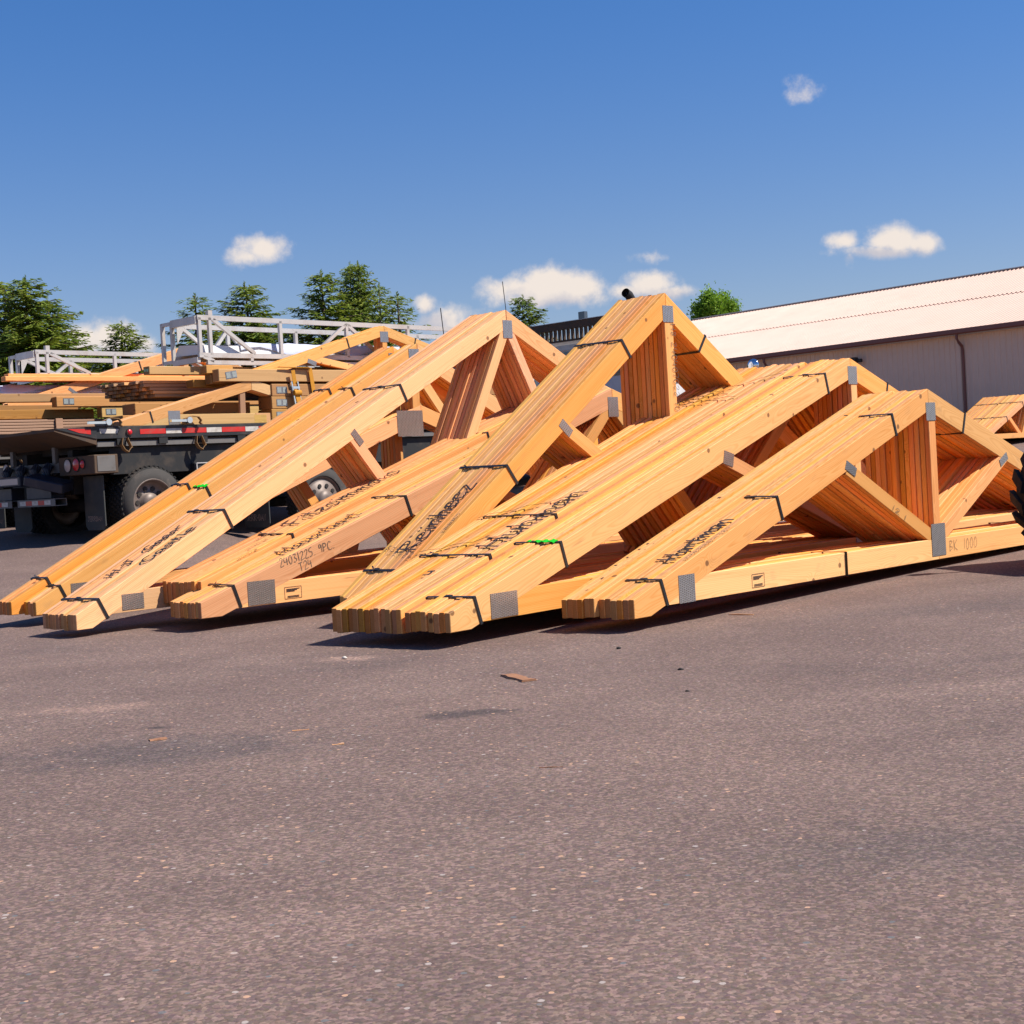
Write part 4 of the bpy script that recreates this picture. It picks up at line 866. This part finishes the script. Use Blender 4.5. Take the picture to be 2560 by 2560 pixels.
    boxo('bonnet', (12.05, .35, .95), (13.6, 2.15, 1.85), 'white_paint', t, c=.12)
    for w in (.22, 1.32): boxo('rear_window', (9.488, w, 2.35), (9.4985, w+.95, 2.86), 'glass_dark', t, c=0)
    for w in (.092, 2.402): boxo('side_window', (10.2, w-.004, 2.2), (11.2, w+.004, 2.85), 'glass_dark', t, c=0)
    MB().bar((9.49, .12, 2.93), (9.49, 2.38, 2.93), .03, .09).obj('roof_trim', 'aluminium', t)
    gd = MB().bar((9.42, -.02, 3.30), (9.42, 2.46, 3.30), .10, .12).bar((9.42, -.02, 3.045), (9.42, 2.46, 3.045), .06, .03)
    for k in range(25): gd.bar((9.42, .0+.1017*k, 3.05), (9.42, .0+.1017*k, 3.27), .042, .05)
    gd.obj('cab_guard', 'rusty', t)
    boxo('guard_cap', (9.36, -.05, 3.365), (9.5, 2.48, 3.375), 'aluminium', t, c=0); boxo('beacon', (9.38, 1.10, 3.376), (9.47, 1.24, 3.50), 'glass_dark', t)
    if full:
        MB().tube([(9.3, -.06, 1.1), (9.3, -.06, 3.38), (9.28, -.06, 3.52), (9.20, -.06, 3.62), (9.1, -.07, 3.66)], .075, 14, False).tube([(9.12, -.07, 3.655), (9.3, -.06, 3.4)], .01, 5).obj('exhaust_stack', 'chassis', t, True)
        for s_, w, h in ((9.0, 2.56, 4.18), (5.15, .10, 3.28)): MB().tube([(s_, w, 2.9), (s_-.02, w+.015, h-.5), (s_-.05, w+.03, h)], .007, 5).obj('antenna', 'chassis', t)
        mr = MB().tube([(11.4, .05, 2.25), (11.7, -.35, 2.25), (11.9, -.48, 2.38)], .015, 6).obj('mirror_arm', 'chrome', t)
        MB().lathe([(.002, -.03), (.07, -.022), (.115, .0), (.12, .02), (.06, .05), (.002, .055)], 20, 'x', c=(11.9, -.55, 2.44)).obj('mirror', 'chrome', t, True)
    return t
truck('nearer black flatbed truck with red and white reflector tape along its side', (-4.35, 18.2))
truck('farther flatbed truck at the left edge with polished wheel rims', (-6.5, 21.0), False, 'chrome')

# ---------------------------------------------------------------- what the trucks carry
def LOC(O, s, w, h=0.): return (O[0]+math.sin(TH)*s-math.cos(TH)*w, O[1]+math.cos(TH)*s+math.sin(TH)*w, h)
OA, OB = (-4.35, 18.2), (-6.5, 21.0)
def beam(O, s0, s1, w, wd, h0, h1, label, mat='treated', plate=None, tint=(1, 1, 1), name='timber_beam', ends=None, group='timber beams on the truck beds', dy=0., rz=0.):
    t = tag(link(name, None, loc=LOC(O, s0, w, h0), rot=(0, 0, math.pi/2-TH+rz)), label, 'beam', group, 'thing')
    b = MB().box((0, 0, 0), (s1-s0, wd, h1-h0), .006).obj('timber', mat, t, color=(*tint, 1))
    if plate:
        for (px, pz, a) in plate:
            pl = MB().box((-.085, -.004, -.045), (.085, -.0005, .045)).obj('hanger_plate', 'gangnail', t, loc=(px, 0, pz), rot=(0, -a, 0))
            for k in (-1, 1): MB().box((k*.045-.032, -.0065, -.035), (k*.045+.032, -.0045, .035)).obj('plate_label', 'label_white', pl)
    if ends:
        for (yy, zz) in ends: MB().box((-.002, yy-.02, zz-.018), (-.0004, yy+.02, zz+.018)).obj('end_label', 'label_green', t)
    return t
def rack(O, s0, s1, w0, w1, zs, label):
    """aluminium box-truss rack lying on the load"""
    t = tag(link('aluminium_rack', None, loc=LOC(O, s0, w0, zs[0]), rot=(0, 0, math.pi/2-TH)), label, 'rack', 'aluminium racks on the truck loads')
    L = s1-s0; W = w1-w0; a, b, c = 0., zs[1]-zs[0], zs[2]-zs[0]; q = .045
    P = lambda nm, p, r_, w=q, h=None: MB().bar(p, r_, w, h).obj(nm, 'aluminium', t)
    for y, top in ((0, c), (W*.72, c-.05)):
        P('rail', (0, y, top), (L, y, top-.04), q, .062); P('rail', (0, y, b), (L, y, b-.01), q, .062)
    P('rail', (.12, 0, a+.02), (L, 0, a+.02), q, .055)
    for x in (0.03, .19): P('post', (x, 0, b), (x, 0, c))
    P('brace', (.24, 0, c-.02), (.88, 0, b+.03)); P('brace', (.06, 0, b-.02), (.22, 0, a+.04))
    P('brace', (.15, W*.72, c-.08), (.7, W*.72, b+.02))
    x = 1.32; k = 0
    while x < L-.1:
        P('post', (x, 0, b), (x, 0, c-.01)); P('post', (x-.45, W*.72, b), (x-.45, W*.72, c-.07)); P('post', (x-.5, 0, a+.03), (x-.5, 0, b-.02))
        if k % 2: P('brace', (x-.02, 0, c-.03), (x-.62, 0, b+.02)); P('brace', (x+.02, 0, c-.03), (x+.62, 0, b+.02))
        else: P('brace', (x-.43, W*.72, c-.1), (x-.1, W*.72, b)); P('brace', (x-.47, W*.72, c-.1), (x-.8, W*.72, b))
        x += 1.15; k += 1
    for z, y0, y1, th_ in ((c-.03, 0, W*.72, .10), (b-.06, 0, W*.72, .07)): MB().bar((0, y0, z), (0, y1, z), .05, th_).obj('end_beam', 'aluminium', t)
    P('end_beam', (0, W*.72, c-.02), (0, W, c-.02)); P('post', (0, W, c), (0, W, b-.05)); P('post', (0, W*.72, c), (0, W*.72, b-.05)); P('end_beam', (0, W*.72, b-.04), (0, W, b-.04))
    MB().box((.17, -.02, c+.03), (.235, .04, c+.095)).obj('tube_end', 'aluminium', t)
    MB().prism([(.02, c-.08), (.02, c-.30), (.14, c-.08)], W*.62, W*.63).obj('gusset', 'aluminium', t)
rack(OA, 1.065, 6.6, .42, 1.22, (2.445, 2.56, 3.045), 'aluminium rack on the nearer truck, standing above the timber beams')
rack(OB, .48, 6.2, 1.0, 1.75, (2.55, 2.66, 3.0), 'aluminium rack on the farther truck, seen over the pale planks')

def siding(O, s0, s1, w0, w1, h0, h1, label, n=4):
    t = tag(link('wrapped_siding_pack', None, loc=LOC(O, s0, w0, h0), rot=(0, 0, math.pi/2-TH)), label, 'siding pack', 'wrapped packs of white siding')
    dh = (h1-h0)/n
    for k in range(n): MB().box((random.uniform(0, .08), random.uniform(0, .02), k*dh), (s1-s0, (w1-w0), (k+.9)*dh), .006).obj('siding_sheet', 'white_siding', t)
    mb = MB(); nx, ny = 26, 8; V = []
    for i in range(nx+1):
        for j in range(ny+1):
            V.append(((s1-s0)*i/nx*.98+.03, (w1-w0)*j/ny, h1-h0+.012+.012*math.sin(i*2.1+j)*math.cos(j*1.9+i*.7)))
    V2 = [((s1-s0)*i/nx*.98+.03, -.012-.008*math.sin(i*1.7), h1-h0-.09+.05*math.sin(i*.9)) for i in range(nx+1)]
    mb.add(V+V2, [(i*(ny+1)+j, (i+1)*(ny+1)+j, (i+1)*(ny+1)+j+1, i*(ny+1)+j+1) for i in range(nx) for j in range(ny)]+[(len(V)+i, len(V)+i+1, (i+1)*(ny+1), i*(ny+1)) for i in range(nx)])
    mb.obj('wrap', 'plastic_wrap', t, True)
siding(OA, 1.75, 5.9, .50, 1.05, 2.585, 2.73, 'white siding pack in clear wrap inside the nearer rack')
siding(OB, -.7, 3.2, 1.0, 1.9, 2.36, 2.50, 'white siding pack in clear wrap under the farther rack')
t = tag(link('ridge_flashing', None, loc=LOC(OA, 1.16, .50, 2.58), rot=(0, 0, math.pi/2-TH)), 'bent white metal flashing lying in the rear of the nearer rack', 'flashing')
mb = MB(); mb.add([(0, 0, 0), (0, .02, .12), (0, .5, .16), (0, .62, .02), (2., 0, 0), (2., .02, .12), (2., .5, .16), (2., .62, .02)], [(0, 4, 5, 1), (1, 5, 6, 2), (2, 6, 7, 3), (0, 1, 2, 3)]); mb.obj('sheet', 'white_siding', t)

# timber beams on the nearer truck
beam(OA, 1.06, 6.0, .0, .14, 2.185, 2.345, 'treated beam with a tilted grey hanger plate, on top of the nearer load', plate=[(.19, .085, .14)])
beam(OA, .99, 1.40, .16, .14, 2.30, 2.405, 'treated beam just behind the one with the tilted plate', tint=(1.05, 1.1, .8))
beam(OA, 1.05, 1.40, .16, .14, 2.165, 2.29, 'short-ended treated beam below the rack on the nearer truck', tint=(.9, .95, .7))
beam(OA, .37, 5.2, .5, .14, 2.315, 2.42, 'pale treated beam reaching out left with two green end tags', tint=(1.1, 1.1, 1.1), ends=[(.04, .055), (.10, .06)])
beam(OA, .88, 5.2, .31, .16, 2.135, 2.235, 'short block-ended timber under the pale treated beam', tint=(.95, .9, .8))
for k, (h0, h1) in enumerate(((1.665, 1.825), (1.83, 1.99), (1.995, 2.155))):
    beam(OA, 1.85+.012*k, 6.2, .0, .30, h0, h1, ('lowest', 'middle', 'uppermost')[k]+' of three built-up beams with grey plates behind the ratchet strap', tint=(1.05, 1.08, 1.1), plate=[(.16, .08, 0)])
beam(OA, 2.45, 6.2, .31, .2, 2.165, 2.365, 'deep beam at the right end of the nearer load', tint=(1.08, 1.1, 1.0))
beam(OA, -.10, 1.84, .42, .3, 1.64, 1.80, 'low beam lying flat along the nearer deck')
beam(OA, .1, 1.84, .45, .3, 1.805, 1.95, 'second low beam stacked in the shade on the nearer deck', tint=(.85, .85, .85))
t = tag(link('timber_post', None, loc=LOC(OA, 1.46, .03, 1.66), rot=(0, 0, math.pi/2-TH)), 'short upright grey post beside the built-up beams', 'post'); MB().box((0, 0, 0), (.46, .04, .085), .004).obj('timber', 'weathered', t, rot=(0, -math.pi/2+.03, 0))
t = tag(link('timber_block', None, loc=LOC(OA, 1.58, .02, 1.65), rot=(0, 0, math.pi/2-TH)), 'small greenish block at the foot of the upright post', 'block'); MB().box((0, 0, 0), (.2, .12, .11), .004).obj('timber', 'treated', t, color=(1, 1.1, .8, 1))
# lumber ends
k = 0
for row in range(5):
    for cidx in range(9):
        w = 1.55-.095*cidx+random.uniform(-.005, .005); h = 2.045+.043*row; s = .42-.05*row+random.uniform(-.03, .03)+.02*cidx
        t = tag(link('lumber_stick', None, loc=LOC(OA, s, w-.09, h), rot=(0, 0, math.pi/2-TH)), 'sawn stick end, %s row, %s from left, between truck loads' % (('bottom', 'second lowest', 'middle', 'second highest', 'top')[row], ('first', 'second', 'third', 'fourth', 'fifth', 'sixth', 'seventh', 'eighth', 'ninth')[cidx]), 'lumber', 'sticks in the pile of sawn ends')
        MB().box((0, 0, 0), (3.2, .088, .038), .003).obj('timber', 'weathered' if (row+cidx) % 3 else 'pine_old', t, color=(1.05, 1.0, .95, 1))
# trusses riding on the nearer truck
bundle('short truss bundle lying low on the nearer deck, strapped with a ratchet', *LOC(OA, -.38, .02)[:2], TH, 1.648, .055, .262, 1.95, 1.648, .13, 5, [], plates=[(.76, .09+1.648, .17, .17)], straps=[.42], straps_r=[3.2], tint=(.92, .9, .85), group='trusses riding on the trucks', tails=(True, True), mat='pine_old')
bundle('gable truss bundle standing on the nearer truck with a bluish peak plate', *LOC(OA, 1.45, .16)[:2], TH, 2.20, .062, .285, 2.56, 2.225, .135, 5, [((2.56, 2.93), (2.56, 2.25)), ((1.22, 2.52), (2.50, 2.30)), ((3.90, 2.52), (2.62, 2.30))], plates=[(2.555, 2.835, .15, .15), (1.24, 2.46, .15, .06, -.3)], straps=[1.87], straps_r=[3.15], tint=(1, .98, .92), group='trusses riding on the trucks')
bundle('long truss bundle on the farther truck rising behind the pale planks', *LOC(OB, -.1, .8)[:2], TH, 2.17, .06, .285, 3.05, 2.17, .14, 4, [((3.05, 2.95), (3.05, 2.2))], plates=[(1.05, 2.40, .17, .05, -.6)], straps=[2.2], tint=(.95, .85, .78), group='trusses riding on the trucks', mat='pine_old')
# farther truck load
for k in range(5): 
    beam(OB, -2.0, 3.4, .18, .9, 1.755+.041*k, 1.755+.041*k+.036, 'long brown decking board, %s in its flat stack on the farther truck' % ('lowest', 'second from bottom', 'middle', 'second from top', 'topmost')[k], 'tan_decking', name='decking_board', group='decking boards')
for s in (-.9, .28):
    t = tag(link('stack_band', None, loc=LOC(OB, s, .17, 1.75), rot=(0, 0, math.pi/2-TH)), ('grey wooden batten strapped over the decking stack, ' + ('left one' if s < 0 else 'right one')), 'batten'); MB().box((0, -.02, 0), (.11, .004, .215), .003).obj('timber', 'weathered', t)
beam(OB, -2.2, 1.4, .2, .14, 2.205, 2.325, 'upper treated beam at the left edge on the farther truck', tint=(1.05, 1.05, 1.0))
beam(OB, .26, 4.2, .06, .14, 2.125, 2.27, 'treated beam with a level hanger plate on the farther truck', tint=(1.1, 1.1, 1.0), plate=[(.19, .075, 0)])
beam(OB, .98, 4.2, .08, .14, 1.965, 2.118, 'pale beam with a hanger plate below the level-plate beam', tint=(1.25, 1.35, 1.35), plate=[(.15, .08, 0)])
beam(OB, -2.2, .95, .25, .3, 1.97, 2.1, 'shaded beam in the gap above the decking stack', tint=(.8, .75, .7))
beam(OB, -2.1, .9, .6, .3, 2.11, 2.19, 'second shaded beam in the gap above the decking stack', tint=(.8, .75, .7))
for k, (s0, h, w, lab) in enumerate(((-.12, 2.55, .78, 'lowest pale plank sticking out left over the farther load'), (.0, 2.60, .92, 'middle pale plank sticking out left over the farther load'), (.55, 2.628, 1.05, 'top pale plank sticking out left over the farther load'))):
    beam(OB, s0, s0+3.6, w, .14, h, h+.07, lab, 'pine_old', tint=(1.05, .92, .85), name='plank', group='pale planks', rz=-.03)
# ratchet straps
def ratchet(O, s, w, h, label, ang=0., mat='amber_webbing', big=True):
    t = tag(link('ratchet_strap', None, loc=LOC(O, s, w, h), rot=(0, 0, math.pi/2-TH)), label, 'ratchet strap', 'ratchet straps holding the loads')
    r_ = (0, ang, 0)
    if big:
        MB().bar((0, -.03, .30), (.03, -.02, .12), .06, .006, up=(0, 1, 0)).bar((.06, -.02, -.30), (.05, -.02, -.12), .06, .006, up=(0, 1, 0)).obj('webbing', mat, t)
        MB().bar((-.045, -.035, .15), (.0, -.035, -.16), .018, .03, up=(0, 1, 0)).bar((.055, -.035, .15), (.10, -.035, -.16), .018, .03, up=(0, 1, 0)).bar((-.03, -.04, .07), (.08, -.04, .07), .03, .03).bar((.0, -.04, -.15), (.10, -.04, -.15), .02, .02).obj('ratchet', 'chrome', t)
        MB().tube([(-.02, -.045, .0), (.09, -.045, .0)], .04, 12).bar((.03, -.045, .0), (.055, -.06, -.13), .075, .012, up=(0, 1, 0)).obj('spool', mat, t)
    else:
        MB().bar((-.14, -.02, .03), (.1, -.02, .03), .045, .03).tube([(.12, -.05, .035), (.12, .03, .035)], .04, 10).obj('ratchet', 'chrome', t)
        mb = MB(); P = [(.05, -.02, .05), (.16, -.02, .085), (.26, -.02, .075), (.30, -.02, .03), (.28, -.02, -.0), (.31, -.02, -.02)]
        for i in range(5): mb.bar(P[i], P[i+1], .05, .008, up=(.3, 0, 1))
        mb.obj('webbing', 'webbing', t)
ratchet(OA, 2.19, -.03, 2.03, 'amber ratchet strap with steel handle over the built-up beams')
t = tag(link('cargo_strap', None, loc=LOC(OA, 2.5, -.03, 2.05), rot=(0, 0, math.pi/2-TH)), 'plain amber strap slanting down right of the ratchet', 'strap'); MB().bar((0, 0, .31), (.09, 0, -.4), .06, .006, up=(0, 1, 0)).bar((-.5, .02, .325), (.0, .0, .315), .06, .006).obj('webbing', 'amber_webbing', t)
ratchet(OA, -.70, -.02, 1.66, 'steel ratchet with curled strap on the rear corner of the nearer deck', big=False)
ratchet(OA, .42, -.03, 1.665, 'steel ratchet with curled strap at the foot of the low truss', big=False)

# ================================================================ FORKLIFT at the right edge
def forklift():
    t = thing('forklift', 'black forklift with a heavy lugged tyre, cut by the right edge', 'forklift', (3.735, 9.80, float(ground_h(3.73, 9.8))), rotz=R(12))
    def lug_wheel(x, y, r, wd):
        mb = MB(); hw = wd/2
        mb.lathe([(r*.52, -hw*.8), (r*.6, -hw), (r*.88, -hw), (r*.94, -hw*.8), (r*.94, hw*.8), (r*.88, hw), (r*.6, hw), (r*.52, hw*.8)], 36)
        for k in range(18):
            for sg in (-1, 1):
                a = 2*math.pi*(k+.25*sg)/18; c, s_ = math.cos(a), math.sin(a); tx, tz = -s_, c; q = r*.085
                v = []
                for rr in (r*.91, r*1.0):
                    for y_, o in ((0.02*sg, .10), (hw*1.0*sg, -.12)):
                        for to in (-1, 1): v.append((c*rr+tx*(q*to+o*r), y_, s_*rr+tz*(q*to+o*r)))
                mb.add(v, [(0, 1, 3, 2), (4, 6, 7, 5), (0, 4, 5, 1), (2, 3, 7, 6), (0, 2, 6, 4), (1, 5, 7, 3)])
        w = link('wheel', None, parent=t, loc=(x, y, r)); mb.obj('tyre', 'rubber', w)
        MB().lathe([(r*.55, -hw*.7), (r*.5, -hw*.3), (r*.2, -hw*.35), (.002, -hw*.4)], 24).lathe([(r*.55, hw*.7), (r*.5, hw*.3), (r*.2, hw*.35), (.002, hw*.4)], 24).obj('rim', 'grey_paint', w, True)
    lug_wheel(.0, .0, .42, .30); lug_wheel(.0, -1.15, .42, .30); lug_wheel(1.7, .0, .42, .30); lug_wheel(1.7, -1.15, .42, .30)
    boxo('chassis', (.12, -1.0, .30), (1.9, -.17, .80), 'black_steel', t, c=.04); boxo('counterweight', (-.22, -1.0, .34), (.10, -.17, .92), 'black_steel', t, c=.08)
    MB().bar((2.2, -.82, .06), (2.2, -.82, 2.1), .1, .14).bar((2.2, -.3, .06), (2.2, -.3, 2.1), .1, .14).bar((2.2, -.82, 1.9), (2.2, -.3, 1.9), .1).obj('mast', 'black_steel', t)
    boxo('seat', (.6, -.8, .82), (1.1, -.35, 1.25), 'black_steel', t, c=.05)
    boxo('work_lamp', (-.315, -.30, .97), (-.25, -.18, 1.11), 'black_steel', t, c=.01); MB().bar((-.2, -.3, .88), (-.28, -.25, .99), .04).obj('lamp_bracket', 'black_steel', t)
    for w in (-.40, -.82): boxo('fork', (2.28, w, .04), (3.3, w+.12, .08), 'black_steel', t)
forklift()

# ================================================================ SMALL THINGS ON THE ASPHALT
def chip(name, label, x, y, L, w, h, rz, mat='chip_bark', n=5):
    t = tag(link(name, None, loc=(x, y, float(ground_h(x, y))), rot=(0, 0, rz)), label, 'wood chip' if 'chip' in name else 'splinter')
    r = random.Random(label); a = []; 
    for i in range(n+1): f = i/n; a.append((L*(f-.5), w/2*(.7+.5*r.random()), w/2*(.7+.5*r.random()), h*(.55+.5*r.random())))
    V = []
    for x_, p, q, hh in a: V += [(x_, -p, .001), (x_, q, .001), (x_, q*.85, hh), (x_, -p*.85, hh)]
    F = [(0, 3, 2, 1), (4*n, 4*n+1, 4*n+2, 4*n+3)]
    for i in range(n): F += [(4*i+j, 4*i+(j+1) % 4, 4*i+4+(j+1) % 4, 4*i+4+j) for j in range(4)]
    link('wood', mesh('wood', V, F), mat, t)
chip('wood_chip', 'flat reddish brown bark chip alone on the asphalt in front of the trusses', -.02, 6.25, .24, .062, .010, -1.15)
chip('wood_splinter', 'thin pale splinter lying on the asphalt at left centre', -.79, 5.25, .06, .004, .004, .15, 'pine_old')
chip('wood_splinter', 'curved thin twig on the bare asphalt at centre', .07, 4.33, .07, .003, .004, -.05, 'chip_bark')
chip('wood_splinter', 'short pale sliver below the left centre splinter', -.62, 4.92, .04, .006, .004, .1, 'pine_old')
chip('wood_splinter', 'pale stick under the edge of the two-name bundle', 1.22, 8.15, .16, .012, .008, -.75, 'pine_old')
chip('wood_chip', 'dark scrap lying on the asphalt near the left centre', -1.29, 5.23, .06, .03, .006, .4)
def pebble(label, x, y, r_, mat):
    rr = random.Random(label); V = []; F = []; nu, nv = 7, 4
    for j in range(nv+1):
        for i in range(nu):
            a = 2*math.pi*i/nu; b = math.pi*j/nv; k = r_*rr.uniform(.75, 1.15); V.append((math.cos(a)*math.sin(b)*k*1.2, math.sin(a)*math.sin(b)*k, r_*.55+math.cos(b)*k*.65))
    F = [(j*nu+i, j*nu+(i+1) % nu, (j+1)*nu+(i+1) % nu, (j+1)*nu+i) for j in range(nv) for i in range(nu)]
    tag(link('pebble', mesh('pebble', V, F, True), mat, loc=(x, y, float(ground_h(x, y)))), label, 'pebble', 'pebbles on the asphalt')
pebble('black pebble on the asphalt below the two-name bundle, the nearer of two', .662, 6.194, .011, 'pebble_dark')
pebble('black pebble just in front of the heel of the two-name bundle', .465, 7.037, .011, 'pebble_dark')
pebble('white pebble lying beside the shadow of the pencilled bundle', -.862, 7.296, .012, 'pebble_light')
pebble('small black pebble at right on the open asphalt', .62, 5.6, .008, 'pebble_dark')
